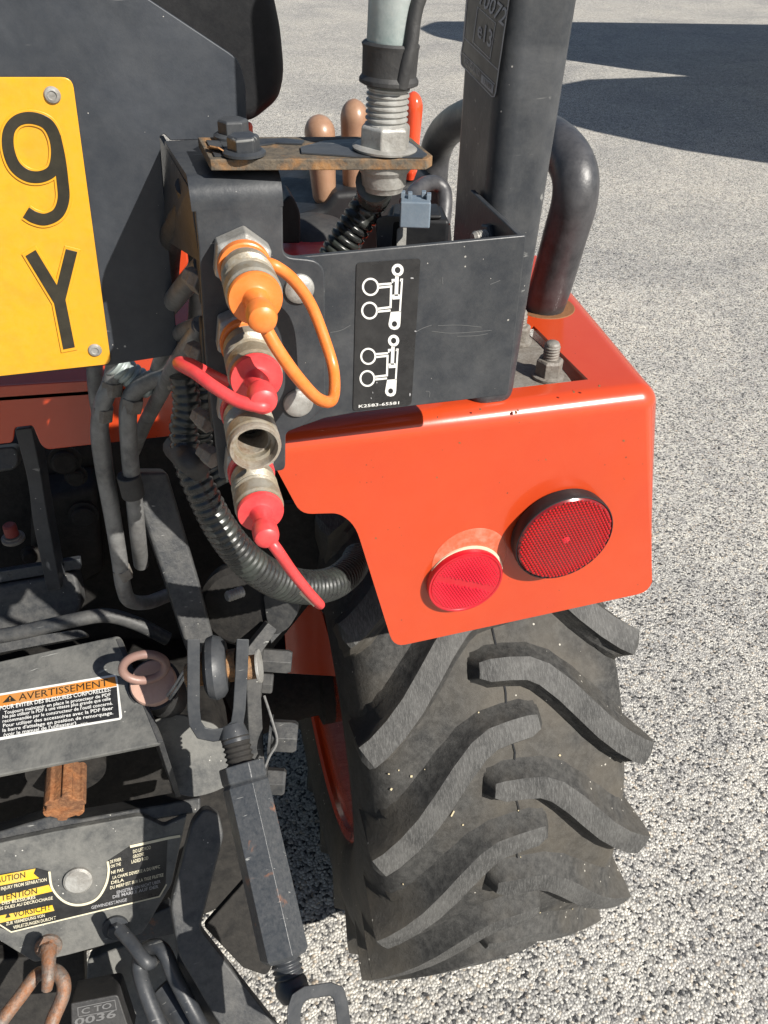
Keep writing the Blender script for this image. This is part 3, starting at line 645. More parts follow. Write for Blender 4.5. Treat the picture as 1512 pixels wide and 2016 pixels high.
# ------------------------------------------------------------------ hydraulic couplers
def coupler(u, v, pxr, capmat=None, y_end=0.429, open_=False, name_collar='oplast'):
    c = P(u, v, y_end); rr = pxr/ppm(c); x, z = c.x, c.z
    b0 = Vector((x, YM, z)); ax = Vector((0, -1, 0)); L = YM-y_end
    body = lathe('hydraulic_coupler', b0, ax, [(0, rr*0.9), (L*0.40, rr*0.9), (L*0.42, rr*0.99), (L*0.55, rr*0.99)] +
                 [q for i in range(9) for q in ((L*(0.555+i*0.014), rr*1.03), (L*(0.562+i*0.014), rr*0.99))] +
                 [(L*0.70, rr*1.04), (L*0.72, rr*0.97), (L*0.76, rr*0.97), (L*0.78, rr*1.05), (L*0.92, rr*1.06), (L*0.95, rr*1.0)] +
                 ([(L*0.97, rr*1.0), (L*0.97, rr*0.88), (L*0.93, rr*0.86), (L*0.93, rr*0.70), (L*0.4, rr*0.62), (L*0.4, rr*0.3)] if open_ else [(L*0.97, rr*1.0)]), 'brass', T, 40, sharp=24)
    hexa('hex_collar', b0, ax, L*0.24, rr*2.15, 'zinc', body, 0.35)
    lathe('colour_ring', b0+ax*L*0.25, ax, [(0, rr*1.0), (0.001, rr*1.06), (L*0.10, rr*1.06), (L*0.11, rr*1.0)], name_collar, body, 36)
    if open_:
        lathe('socket_lip', b0+ax*L*0.95, ax, [(0, rr*1.03), (0.003, rr*1.05), (0.005, rr*1.0), (0.005, rr*0.90), (0.001, rr*0.86), (-0.004, rr*0.86)], 'socket', body, 40, cap=False)
        lathe('socket_face', b0+ax*L*0.80, ax, [(0, rr*0.84), (0.004, rr*0.84), (0.004, rr*0.62), (-0.012, rr*0.58)], 'socket', body, 36, cap=False)
        lathe('socket_ball', b0+ax*L*0.45, ax, [(0, rr*0.62), (0.006, rr*0.5), (0.011, rr*0.2), (0.012, 0.0005)], 'dark', body, 24)
    if capmat:
        e = b0+ax*(L*0.955)
        cap = lathe('dust_cap', e, ax, [(0, rr*0.96), (0.0006, rr*1.0), (0.0035, rr*1.0), (0.0045, rr*0.97), (0.0047, rr*0.60), (0.0056, rr*0.50), (0.008, rr*0.43), (0.0135, rr*0.40), (0.0175, rr*0.41), (0.019, rr*0.50), (0.0205, rr*0.52), (0.0235, rr*0.55), (0.0285, rr*0.545), (0.0315, rr*0.49), (0.0330, rr*0.38), (0.0335, rr*0.2), (0.0337, 0.0006)], capmat, body, 40)
        return body, e, rr, e+ax*0.026
    return body, b0, rr, b0
c1 = coupler(503, 588, 54, 'oplast')
c2 = coupler(505, 745, 52, 'rplast')
c3 = coupler(502, 880, 50, None, y_end=0.432, open_=True, name_collar='rplast')
c4 = coupler(513, 1008, 46, 'rplast', name_collar='rplast')
def pyt(l): return [P(*q) for q in l]
tube('tether', [c1[3]+Vector((0, 0.004, -0.004))] + pyt([(548, 690, .405), (590, 748, .405), (628, 786, .415), (655, 785, .435), (657, 730, .46), (638, 665, .47), (612, 600, .475), (578, 552, .47), (545, 526, .465), (515, 515, .47)]), 0.0037, 'oplast', c1[0], 8, 14)
tube('tether', [c2[3]+Vector((0, 0.003, -0.002))] + pyt([(518, 800, .400), (470, 790, .405), (425, 764, .415), (385, 735, .43), (352, 716, .45), (372, 716, .462), (410, 735, .468), (445, 752, .475)]), 0.0038, 'rplast', c2[0], 8, 14)
tube('tether', [c4[3]+Vector((0, 0.004, -0.004))] + pyt([(545, 1082, .40), (575, 1125, .41), (607, 1165, .42), (630, 1190, .435), (618, 1180, .448), (580, 1130, .462), (545, 1085, .47), (480, 990, .48)]), 0.0040, 'rplast', c4[0], 8, 14, taper=0.0034)
slab('tether_tag', [P(590, 1170, .435), P(596, 1164, .435), P(625, 1186, .435), (P(618, 1195, .435))], Vector((0, 0.002, 0)), 'cream', c4[0])
# plates that hold the couplers from behind and their pipe unions
for i, (u, v) in enumerate(((402, 560), (404, 705), (414, 835), (424, 905))):
    c = P(u, v, 0.512)
    lathe('pipe_union', c, (-0.5, 0.75, 0.1), [(0, 0.008), (0.009, 0.008), (0.010, 0.0065), (0.016, 0.0065)], 'dirty', mnt, 6, bevel=0.001)
for (u, v, h_) in ((402, 552, 100), (408, 690, 90), (424, 800, 92)):
    pslab('union_block', [(u-12, v-h_/2, 8), (u+10, v-h_/2), (u+14, v+h_/2), (u-8, v+h_/2, 8)], YP(0.503), 0.02, 'rubber', mnt, 0.001)
# ------------------------------------------------------------------ rusty bar, its bolts, the beacon pole
ZB = ZM + 0.0105
bar = slab('beacon_bar', [Q(u, v, ZB) for u, v in rpoly([(389, 270), (806, 268, 6), (852, 306), (840, 313), (413, 314)])], Vector((0, 0, -0.0062)), 'rustbar', T, 0.0007)
# flaking black paint on it
for px in ([(430, 274), (560, 272), (600, 276), (592, 283), (540, 280), (500, 286), (470, 300), (440, 292)], [(590, 290), (640, 276), (700, 274), (806, 275), (842, 302), (830, 308), (700, 308), (660, 304), (620, 302), (595, 300)], [(405, 275), (430, 276), (442, 294), (456, 306), (422, 306)]):
    pts = [(u+rnd.uniform(-3, 3), v+rnd.uniform(-1, 1)) for u, v in px]
    pslab('paint_flake', pts, ZP(ZB), 0.0008, 'black', bar, off=0.0011)
slab('lifted_flake', [Q(408, 292, ZB+.0006), Q(446, 300, ZB+.0006), Q(452, 306, ZB+.0012), Q(430, 292, ZB+.004), Q(414, 289, ZB+.0035)], Vector((0, 0.001, 0.0006)), 'rustpin', bar)
for (u, v) in ((461, 270), (481, 303)):
    c = Q(u, v, ZB+0.001)
    bb = lathe('bolt', c, (0, 0, 1), [(0, 0.0125), (0.0015, 0.0125), (0.0028, 0.0105)], 'black', bar, 28)
    hexa('bolt_head', c+Vector((0, 0, 0.002)), (0, 0, 1), 0.0085, 0.0165, 'black', bar, 0.5)
# pole assembly: washer, nut, threaded foot, rubber sleeve, tube, cable
pb = Q(757, 297, ZB); pt = P(775, 0, pb.y); pax = (pt-pb).normalized(); u_ = 1/ppm(pb)
pole = lathe('beacon_pole', pb, pax, [(3*u_, 63*u_), (7*u_, 64*u_), (11*u_, 58*u_), (11.5*u_, 36*u_)] + thread(13*u_, 116*u_, 41*u_, 10.5*u_, 0.10) + [(118*u_, 40*u_), (140*u_, 40*u_)], 'zinc', T, 40, sharp=50)
lathe('pole_tube', pb+pax*u_*138, pax, [(0, 45*u_), (700*u_, 45*u_)], 'pole', pole, 40)
hexa('pole_nut', pb+pax*9*u_, pax, 42*u_, 88*u_, 'zinc', pole, 0.62)
lathe('sleeve', pb+pax*u_*118, pax, [(0, 50*u_), (3*u_, 56*u_), (9*u_, 56*u_), (16*u_, 51*u_), (60*u_, 52*u_), (66*u_, 54*u_), (70*u_, 50*u_), (70*u_, 45*u_)], 'rubber', pole, 36)
sd = Vector((0.35, -0.93, 0)).normalized()
tube('cable', [pb+pax*120*u_+sd*48*u_+Vector((-6*u_, 0, 0)), pb+pax*160*u_+sd*50*u_, pb+pax*195*u_+sd*48*u_+Vector((8*u_, 0, 0)), pb+pax*240*u_+sd*44*u_+Vector((14*u_, 0, 0)), pb+pax*330*u_+sd*42*u_+Vector((34*u_, 0, 0)), pb+pax*600*u_+sd*40*u_+Vector((40*u_, 0, 0))], 13*u_, 'rubber', pole, 8, 12)
lathe('pole_cup', pb-Vector((0, 0, 0.0064)), (0, 0, -1), [(0, 54*u_), (10*u_, 54*u_), (20*u_, 46*u_), (42*u_, 44*u_), (46*u_, 40*u_), (54*u_, 38*u_), (56*u_, 20*u_)], 'zinc', pole, 36)
q0 = pb-Vector((0, 0, 0.022))
corrugated('conduit', [q0+Vector((-0.006, 0, 0.004)), P(735, 388, .55), P(708, 430, .55), P(680, 472, .55), P(650, 520, .55)], 0.0115, 0.0052, 'conduit', T, 22)

# ------------------------------------------------------------------ relay box behind the bracket
rb0 = P(812, 470, 0.555)
relay = empty('relay_box', rb0, parent=T)
zt_ = Q(745, 415, ZM-0.045).z
def boxz(name, pxq, z, h, mat, parent, bev): return slab(name, [Q(u, v, z) for u, v in pxq], Vector((0, 0, -h)), mat, parent, bev, 3)
bx = boxz('box_body', [(757, 428), (886, 434), (872, 404), (770, 400)], zt_, 0.06, 'plast', relay, 0.003)
boxz('box_lid', [(772, 424), (870, 424), (862, 400), (776, 400)], zt_+0.003, 0.003, 'plast', relay, 0.0015)
bk = YP(Q(757, 430, zt_).y-0.006)
pslab('box_bracket', [(741, 430, 8), (762, 425), (834, 427), (834, 436), (775, 437, 6), (770, 500), (742, 505)], bk, 0.002, 'black', relay, 0.0006)
pslab('relay_plate', [(782, 452), (797, 440), (837, 440), (818, 470), (815, 500), (780, 502)], Plane(bk.p+Vector((0, .003, 0)), bk.n), 0.0015, 'zinc', relay, 0.0005)
cz = zt_+0.003
cn = boxz('connector', [(788, 397), (849, 399), (846, 384), (790, 382)], cz+0.017, 0.017, 'connector', relay, 0.0012)
for q, (u, v) in enumerate(((793, 374), (807, 376), (834, 374), (844, 378))):
    boxz('connector_tab', [(u-4, v+5), (u+5, v+5), (u+5, v), (u-4, v)], cz+0.0205, 0.004, 'connector', relay, 0.0005)

# ------------------------------------------------------------------ number plate panel
YN = 0.588; NP = YP(YN)
panel = pslab('plate_panel', [(-450, -160), (50, -160), (295, 0), (472, 118, 26), (484, 170), (487, 274), (336, 277), (323, 264, 4), (314, 270, 4), (351, 698, 20), (218, 719), (-450, 794)], NP, 0.003, 'panel', T, 0.0008)
npl = pslab('number_plate', [(-420, 152), (142, 152, 22), (219, 717, 14), (-420, 787)], NP, 0.0012, 'plate', T, 0.0006, off=0.0022)
CPL = Plane(NP.p + NP.n*0.0022, NP.n)
nine_loop = [(62, 232), (92, 243), (108, 270), (112, 305), (104, 335), (80, 348), (52, 345), (28, 325), (16, 290), (18, 257), (35, 237)]
nine_tail = [(108, 268), (117, 310), (123, 355), (125, 392), (114, 420), (90, 432), (68, 428), (51, 418)]
halo, blk = 33, 23.5
for nm, wpx, th, mt, o_ in (('embossed_rim', halo, 0.0010, 'plate', 0.0), ('character', blk, 0.0006, 'ink', 0.0009)):
    a = stroke(nm, nine_loop, wpx, CPL, th, mt, npl, closed=True, n=8, off=o_, bevel=0.0004 if nm == 'character' else 0.0011)
    stroke(nm, nine_tail, wpx, CPL, th*0.97, mt, npl, n=8, off=o_, bevel=0.0004)
    ex = 6 if nm != 'character' else 0
    stroke(nm, [(60-ex*.6, 498-ex), (117, 592)], wpx, CPL, th, mt, npl, off=o_, bevel=0.0004)
    stroke(nm, [(141+ex*.4, 493-ex), (117, 590), (136+ex*.1, 686+ex)], wpx, CPL, th*0.98, mt, npl, off=o_, bevel=0.0004)
for (u, v, r_) in ((103, 187, 16), (187, 689, 13)):
    c = CPL.at(u, v); rr = r_/ppm(c)
    lathe('rivet', c, (0, -1, 0), [(0, rr), (0.0006, rr), (0.0016, rr*0.85), (0.002, rr*0.55), (0.0013, rr*0.45), (0.0013, 0.0003)], 'zinc', npl, 24)

# ------------------------------------------------------------------ seat, levers and console in front of the panel
seat = pslab('seat_back', [(250, -160), (500, -160), (540, -20, 30), (556, 60, 20), (564, 150, 30), (552, 200, 20), (500, 243, 20), (420, 246), (250, 200)], YP(0.78), 0.07, 'plast', T, 0.012, 4)
def lever(u0, v0, u1, v1, wpx, y, mat, flat=0.8, knob=True, name='lever'):
    a = P(u0, v0, y); b = P(u1, v1, y); s = wpx/ppm(a)
    d = (b-a); n = 48; path = [a + d*(i/n) for i in range(n+1)]
    rad = []
    for i in range(n+1):
        t = i/n; r_ = s*(1.0-0.28*t)
        if t < 0.2: r_ *= math.sqrt(max(0.02, 1-((0.2-t)/0.2)**2))
        if t > 0.9: r_ *= 1-(t-0.9)*3.5
        rad.append(max(r_, s*0.1))
    o = sweep('lever_knob', path, rad, mat, T, 18, squash=flat)
    tube('lever_rod', [b-d*0.05, b+d*0.3, b+d*0.7], s*0.22, 'dark', o, 4, 10)
lever(627, 226, 640, 405, 40, 0.95, 'tan'); lever(698, 195, 695, 388, 36, 0.95, 'tan'); lever(815, 180, 806, 352, 25, 0.93, 'redlever'); lever(490, 240, 494, 290, 9, 0.90, 'redlever')
con = pslab('console', [(545, 455, 30), (585, 425, 30), (640, 410, 10), (660, 380, 8), (760, 372, 20), (840, 352, 30), (885, 372, 20), (900, 560), (545, 560)], YP(0.92), 0.25, 'plast', T, 0.012, 3)
g1 = P(612, 462, 0.86); lathe('lever_boot', g1+Vector((0, 0, -0.05)), (0, 0, 1), [(0, 0.06), (0.02, 0.058), (0.045, 0.05), (0.062, 0.034), (0.07, 0.012)], 'rubber', con, 32)
lathe('boot_ring', P(605, 500, 0.80)+Vector((0, 0, -0.005)), (0, 0, 1), [(0, 0.052), (0.006, 0.052), (0.009, 0.045)], 'rplast', con, 32)
tube('guard_loop', [P(800, 400, 0.80), P(822, 372, 0.82), P(850, 360, 0.84), P(872, 372, 0.84), P(876, 400, 0.83), P(872, 440, 0.82)], 0.008, 'grip', con, 8, 12)
pslab('side_pad', [(553, 400, 20), (575, 380, 20), (592, 420, 12), (592, 480), (553, 480)], YP(0.80), 0.04, 'plast', T, 0.006)
# ------------------------------------------------------------------ underside: casing, cross panel, pipes
def dpl(u, v, d, n=(0, -1, 0.45)): return Plane(D(u, v, d), Vector(n))
casing = slab('transmission_casing', [(-0.75, 1.0, 0.30), (0.05, 1.0, 0.30), (0.10, 1.0, 0.55), (0.10, 1.0, 1.06), (-0.75, 1.0, 1.06)], Vector((0, 0.7, 0)), 'dark', T, 0.03, 3)
slab('casing_cover', [P(60, 985, .94), P(190, 960, .94), P(205, 1130, .94), P(120, 1180, .94), P(60, 1160, .94)], Vector((0, 0.06, 0)), 'dark', casing, 0.01, 3)
for (u, v, r_) in ((165, 1012, 22), (150, 935, 17), (128, 905, 24), (60, 1090, 14)):
    c = P(u, v, 0.935); rr = r_/ppm(c)
    lathe('casing_bolt', c, (0, -1, 0.1), [(0, rr*1.3), (0.003, rr*1.3), (0.004, rr), (0.011, rr), (0.013, rr*0.8)], 'dark', casing, 24)
XPL = YP(0.80)
cross = pslab('cross_panel', [(-450, 788), (420, 735), (420, 850), (92, 886, 10), (80, 876, 6), (64, 838, 6), (30, 842, 6), (26, 872, 8), (-450, 924)], XPL, 0.004, 'orange', T, 0.0015)
slab('panel_fold', [P(-160, 800, .80), P(420, 760, .80), P(420, 760, .80)+Vector((0, .2, .02)), P(-160, 800, .80)+Vector((0, .2, .02))], Vector((0, 0, 0.004)), 'orange', cross)
# hitch lever and what it stands on
lv = dpl(70, 1000, 0.96, (-0.1, -1, 0.15))
slab('hitch_lever', [lv.at(u, v) for u, v in rpoly([(28, 846, 6), (62, 842, 6), (80, 930, 30), (92, 1010, 40), (120, 1160), (92, 1164), (62, 1020, 40), (56, 950, 40)])], Vector((0.006, 0.022, 0.0)), 'black', T, 0.0015)
pslab('lever_eye', [(-60, 888), (32, 878, 14), (38, 905, 14), (30, 925, 10), (-60, 938)], dpl(0, 900, 0.95), 0.03, 'black2', T, 0.003)
pslab('lever_rail', [(-60, 1135), (158, 1100), (160, 1120), (-60, 1158)], dpl(60, 1130, 1.02, (0, -1, 0.3)), 0.012, 'chip', T, 0.001)
pslab('battery_tray', [(-60, 1162), (148, 1126, 10), (164, 1196, 22), (142, 1222, 16), (30, 1242, 20), (-60, 1256)], dpl(60, 1190, 1.02, (0, -1, 0.55)), 0.05, 'black2', T, 0.006, 3)
kn = D(27, 1062, 1.02); lathe('plunger', kn, (0, 0, 1), [(0, 0.014), (0.004, 0.014), (0.005, 0.011), (0.007, 0.011)], 'dirty', T, 24); lathe('plunger_cap', kn+Vector((0, 0, 0.008)), (0, 0, 1), [(0, 0.0085), (0.014, 0.008), (0.016, 0.006)], 'dullred', T, 24)
def dyt(l): return [D(*q) for q in l]
def pipe(l, r, mat='tube', name='hydraulic_pipe'): return tube(name, pyt(l), r, mat, T, 10, 16)
pipe([(186, 690, .77), (188, 760, .77), (200, 850, .77), (210, 930, .77), (222, 1000, .77)], 0.0078)
pipe([(230, 690, .70), (222, 745, .70), (203, 795, .70), (196, 850, .70), (204, 920, .70), (222, 1020, .70), (235, 1100, .70), (243, 1155, .70), (256, 1182, .71), (290, 1186, .73), (330, 1172, .76)], 0.0084)
t2 = pipe([(375, 748, .64), (340, 742, .66), (298, 747, .68), (264, 772, .69), (252, 815, .69), (256, 900, .69), (264, 980, .69), (272, 1060, .70), (278, 1110, .73)], 0.0084)
pipe([(400, 640, .53), (372, 680, .55), (345, 720, .61), (318, 772, .68), (285, 835, .73), (262, 890, .76)], 0.0070)
pipe([(402, 520, .53), (365, 562, .56), (335, 600, .60), (300, 640, .65)], 0.0075)
pipe([(395, 640, .53), (350, 660, .60), (320, 700, .66), (300, 760, .70)], 0.0065)
pipe([(372, 365, .53), (376, 400, .54), (352, 440, .56), (335, 480, .60), (330, 560, .66)], 0.0085, 'rubber', 'hose')
pipe([(368, 330, .60), (382, 440, .60), (388, 560, .61), (380, 680, .64)], 0.0060, 'rubber', 'hose')
pslab('orange_bracket', [(335, 484), (368, 484), (372, 520, 8), (352, 545), (338, 540)], YP(0.72), 0.02, 'orange', T, 0.002)
for (u, v, y, ax_, r_) in ((222, 748, .70, (-0.25, 0, -1), .0105), (204, 800, .70, (-0.25, 0, -1), .0100), (262, 782, .69, (-0.3, 0, -1), .0105), (238, 1118, .70, (0.12, 0, -1), .0102), (330, 744, .65, (1, -.25, 0), .0105)):
    lathe('pipe_nut', P(u, v, y), ax_, [(0, r_), (0.014, r_)], 'dirty', t2, 6, bevel=0.001)
pcl = P(258, 955, .688); lathe('pipe_clamp', pcl, (0.03, 0, -1), [(-0.013, 0.0115), (0.013, 0.0115)], 'rubber', t2, 24, bevel=0.0015)
slab('clamp_block', [P(240, 932, .686), P(262, 930, .686), P(265, 984, .686), P(245, 986, .686)], Vector((0, 0.02, 0)), 'rubber', t2, 0.001)
# corrugated conduits
corrugated('conduit', pyt([(360, 740, .56), (368, 800, .555), (362, 850, .55), (372, 910, .54), (398, 970, .53), (438, 1045, .525), (488, 1105, .53), (545, 1142, .545), (605, 1156, .565), (655, 1148, .59), (690, 1122, .63), (705, 1095, .68)]), 0.0100, 0.0066, 'conduit', T, 24, 0.10, 0.0168)
corrugated('conduit', pyt([(385, 745, .60), (392, 800, .59), (388, 860, .585), (400, 910, .575), (430, 965, .56)]), 0.0125, 0.0060, 'conduit', T, 22, 0.13)
corrugated('conduit', pyt([(225, 715, .70), (260, 740, .70), (300, 765, .70)]), 0.012, 0.006, 'pole', T, 20, 0.13)
tube('strap_wrap', pyt([(345, 880, .56), (370, 905, .53), (395, 925, .53)]), 0.010, 'rubber', T, 6, 12)

# ------------------------------------------------------------------ lift arm, brackets beside the wheel
pslab('lift_arm', [(250, 930), (330, 930), (392, 1140), (432, 1296, 14), (398, 1312, 10), (372, 1290), (330, 1160)], dpl(370, 1200, 0.90, (0.15, -1, 0.5)), 0.04, 'black2', T, 0.004)
pslab('inner_guard', [(470, 1000), (700, 980), (740, 1270), (610, 1190), (520, 1300), (440, 1200)], dpl(560, 1150, 1.15, (0, -1, 0.1)), 0.01, 'dark', T, 0.002)
pslab('fender_inner_wall', [(556, 1190), (628, 1180), (668, 1332), (566, 1326)], dpl(600, 1260, 1.28, (0, -1, 0.1)), 0.006, 'orange', T, 0.001)
hub = lathe('linkage_boss', D(485, 1180, 0.97), (-0.25, -1, 0.35), [(0, 0.052), (0.02, 0.052), (0.026, 0.046), (0.03, 0.02)], 'dark', T, 36)
lathe('stud', D(478, 1164, 0.925), (-0.9, -0.4, 0.15), thread(0, 0.02, 0.0065, 0.0034) + [(0.021, 0.005)], 'zinc', hub, 18, sharp=60)
sl = pslab('slotted_lug', [(518, 1172, 8), (556, 1162, 8), (590, 1178, 10), (588, 1205, 12), (566, 1240, 14), (540, 1252, 10), (524, 1220, 10)], dpl(550, 1200, 0.93, (-0.5, -1, 0.25)), 0.016, 'black2', T, 0.001)
pslab('link_strap', [(483, 1282), (528, 1226, 4), (546, 1240, 4), (505, 1300), (488, 1300)], dpl(515, 1262, 0.93, (0.2, -1, 0.5)), 0.012, 'black2', T, 0.001)
pslab('link_strap', [(530, 1252), (545, 1238), (556, 1244), (534, 1268)], dpl(540, 1250, 0.95, (0.2, -1, 0.5)), 0.012, 'black2', T, 0.001)
pslab('check_bar', [(484, 1330), (512, 1330), (521, 1500), (545, 1620), (515, 1620), (492, 1500)], dpl(500, 1400, 0.93, (0.1, -1, 0.35)), 0.03, 'black2', T, 0.0015)
def side_bolt(u, v, d, af, l, mat='black2'):
    c = D(u, v, d); b = lathe('bolt', c, (1, -0.25, -0.1), [(0, af*0.72), (0.003, af*0.72)], mat, T, 24); hexa('bolt_head', c+Vector((0.003, 0, 0)), (1, -0.25, -0.1), l, af, mat, b, 0.3)
side_bolt(512, 1300, 0.95, 0.026, 0.034); side_bolt(530, 1448, 0.95, 0.034, 0.03); side_bolt(520, 1538, 0.95, 0.028, 0.022); side_bolt(512, 1345, 0.94, 0.022, 0.012)
tube('wire', dyt([(520, 1370, .94), (536, 1420, .93), (545, 1460, .93), (530, 1490, .93), (518, 1520, .93)]), 0.0016, 'tube', T, 8, 8)

# ------------------------------------------------------------------ power take-off shield with its warning label
SA, SB, SC = D(-60, 1312, 0.945), D(236, 1250, 0.955), D(-60, 1528, 0.865)
SP = plane3(SA, SB, SC)
shield = slab('pto_shield', [SP.at(u, v) for u, v in rpoly([(-450, 1400), (236, 1250, 10), (322, 1462, 12), (-450, 1615)])], SP.n*-0.007, 'dusty', T, 0.0018)
ra, rb_ = SP.at(238, 1256), SP.at(322, 1460)
slab('shield_side', [ra, rb_, rb_+Vector((0.004, 0.01, -0.12)), ra+Vector((0.004, 0.01, -0.12))], Vector((-0.006, 0, 0)), 'black2', shield, 0.001)
pslab('shield_ledge', [(-80, 1275), (160, 1238, 14), (175, 1252, 10), (-80, 1300)], dpl(60, 1265, 0.975, (0, -1, 1.2)), 0.02, 'black2', T, 0.003)
tube('brake_pipe', dyt([(-60, 1262, .94), (40, 1245, .94), (140, 1222, .945), (210, 1212, .955), (270, 1228, .97), (330, 1258, .99)]), 0.0085, 'black2', T, 8, 16)
wl = pslab('warning_label', [(-70, 1377), (230, 1327, 8), (241, 1416, 8), (-70, 1469)], SP, 0.0003, 'white', T, off=0.0007)
def on(px, mat, nm, o_=0.0009): return pslab(nm, px, SP, 0.0002, mat, wl, off=o_)
on([(-70, 1381), (226, 1332), (230, 1350.5), (-70, 1404)], 'warn', 'warning_band'); on([(-70, 1405.5), (230, 1352), (235, 1413), (-70, 1463)], 'decal', 'text_field')
text('AVERTISSEMENT', (37, 1379.5), (213, 1350.0), (37, 1366), SP, 'ink', wl, 0.0012, 0.0)
on([(5, 1384), (19.5, 1368.5), (32, 1379.5)], 'ink', 'warning_triangle', 0.0012); text('!', (18, 1380), (21, 1379.5), (18, 1373), SP, 'warn', wl, 0.0016)
for s_, a, b, h_ in (('POUR EVITER DES BLESSURES CORPORELLES:', (-1, 1398.5), (218, 1360.5), 8.2), ('Toujours maintenir en place le protecteur de PDF', (8, 1406.5), (218, 1370), 6.4), ('Ne pas utiliser la PDF à une vitesse plus grande que celle', (5, 1414.5), (218, 1378), 6.4), ('recommandée par le constructeur de l\'outil concerné.', (5, 1423), (222, 1387), 6.4), ('Pour utiliser des accessoires avec la PDF fixer', (6, 1432), (223, 1396.5), 6.6), ('la barre d\'attelage en position de remorquage.', (5, 1441), (223, 1406), 6.6), ('(voir le manuel de l\'utilisateur)', (7, 1450), (150, 1426), 6.6), ('K2567', (159, 1428), (172, 1425.5), 4)):
    text(s_, a, b, (a[0], a[1]-h_), SP, 'white', wl, 0.0012, 0.012)
pslab('gearbox_housing', [(-250, 1440), (420, 1440), (505, 1600), (480, 1770), (330, 1840), (-250, 1980)], dpl(200, 1650, 1.16, (0, -1, 0.3)), 0.3, 'dark', T, 0.01)
# rusty splined shaft under the shield
ec = D(127, 1592, 0.90); sr = 41/ppm(ec); pts = []
for q in range(6):
    for a_, rr in ((-13, 1.0), (0, 1.02), (13, 1.0), (17, 0.84), (30, 0.82), (43, 0.84)):
        a = R(q*60+a_+12); pts.append(ec + Vector((math.cos(a)*rr*sr, 0, math.sin(a)*rr*sr)))
slab('pto_shaft', pts, Vector((0, 0.13, 0.0)), 'rust', T, 0.0012)
lathe('pto_collar', ec+Vector((0, 0.05, 0)), (0, 1, 0), [(0, sr*1.9), (0.05, sr*1.9), (0.05, sr*2.4), (0.09, sr*2.5)], 'dark', T, 40)
pslab('hitch_crossbar', [(-450, 1790), (-60, 1655), (95, 1608), (160, 1612), (395, 1570), (395, 1600), (200, 1632), (0, 1668), (-450, 1808)], dpl(90, 1630, 0.96, (0, -1, 0.9)), 0.05, 'black2', T, 0.003)
# filler neck with a faded cap and its pull ring
fc = D(303, 1346, 0.91); fx = Vector((-0.1, -0.45, 0.9)).normalized()
fcap = lathe('filler_cap', fc, fx, [(-0.002, 0.024), (0, 0.0258), (0.004, 0.0258), (0.007, 0.024), (0.0085, 0.018), (0.009, 0.0008)], 'pink', T, 36)
lathe('filler_neck', fc-fx*0.001, -fx, [(0, 0.029), (0.004, 0.029), (0.005, 0.0265), (0.05, 0.0265), (0.08, 0.024)], 'rubber', fcap, 36)
rc = fc + fx*0.030 + Vector((-0.002, 0.006, 0.010)); ru, rv_ = Vector((1, 0, 0)), (fx*0.62 + Vector((0, 0.45, 0.12))).normalized()
tube('pull_ring', [rc + ru*0.0225*math.cos(a) + rv_*0.0165*math.sin(a) for a in [2*math.pi*q/12 for q in range(12)]], 0.0048, 'ring', fcap, 6, 14, closed=True)
pslab('skid_plate', [(300, 1418, 10), (352, 1406, 14), (424, 1426, 12), (446, 1456), (462, 1540), (418, 1562, 20), (376, 1571, 16), (342, 1560, 14), (326, 1480, 20)], dpl(380, 1490, 0.97, (0, -1, 0.8)), 0.005, 'dusty', T, 0.001)
tube('linch_wire', dyt([(328, 1372, .90), (344, 1350, .89), (362, 1322, .88)]), 0.0017, 'zinc', T, 4, 8); tube('linch_wire', dyt([(334, 1376, .90), (350, 1354, .89), (366, 1328, .88)]), 0.0017, 'zinc', T, 4, 8)

# ------------------------------------------------------------------ lower hitch plate with the trilingual label
HP = dpl(150, 1740, 0.97, (0, -1, 0.5))
hitch = pslab('hitch_plate', [(-450, 1772), (0, 1660), (105, 1638, 10), (278, 1606, 14), (322, 1627, 6), (368, 1606), (338, 1742, 10), (294, 1816), (280, 1838, 6), (240, 1852), (133, 1881), (68, 1895, 6), (0, 1853), (-450, 1940)], HP, 0.01, 'dusty', T, 0.0015)
cl_ = pslab('caution_label', [(-80, 1735), (72, 1709), (98, 1716), (103, 1749, 8), (125, 1774, 10), (155, 1782, 10), (189, 1771, 10), (208, 1743, 8), (213, 1694), (258, 1664), (330, 1648), (326, 1742, 6), (312, 1765, 6), (24, 1835), (-80, 1800)], HP, 0.0003, 'decal', T, off=0.0006)
def cs(px, w_, mat='cream', **kw): return stroke('border_line', px, w_, HP, 0.0002, mat, cl_, off=0.0008, **kw)
cs([(97, 1716), (103, 1749), (125, 1774), (155, 1782), (189, 1771), (208, 1743), (214, 1715), (212, 1696)], 4.5, n=6)
cs([(-60, 1800), (0, 1821), (22, 1835), (314, 1765), (328, 1741)], 2.6); cs([(256, 1667), (332, 1650), (355, 1646)], 5)
def cb(px, mat='warny', nm='caution_band', o_=0.0008): return pslab(nm, px, HP, 0.0002, mat, cl_, off=o_)
cb([(-70, 1737), (70, 1710), (66, 1720), (77, 1729), (-70, 1757)]); cb([(-70, 1781), (96, 1742), (103, 1755), (-70, 1795)]); cb([(-70, 1817), (103, 1782), (107, 1793), (-70, 1833)])
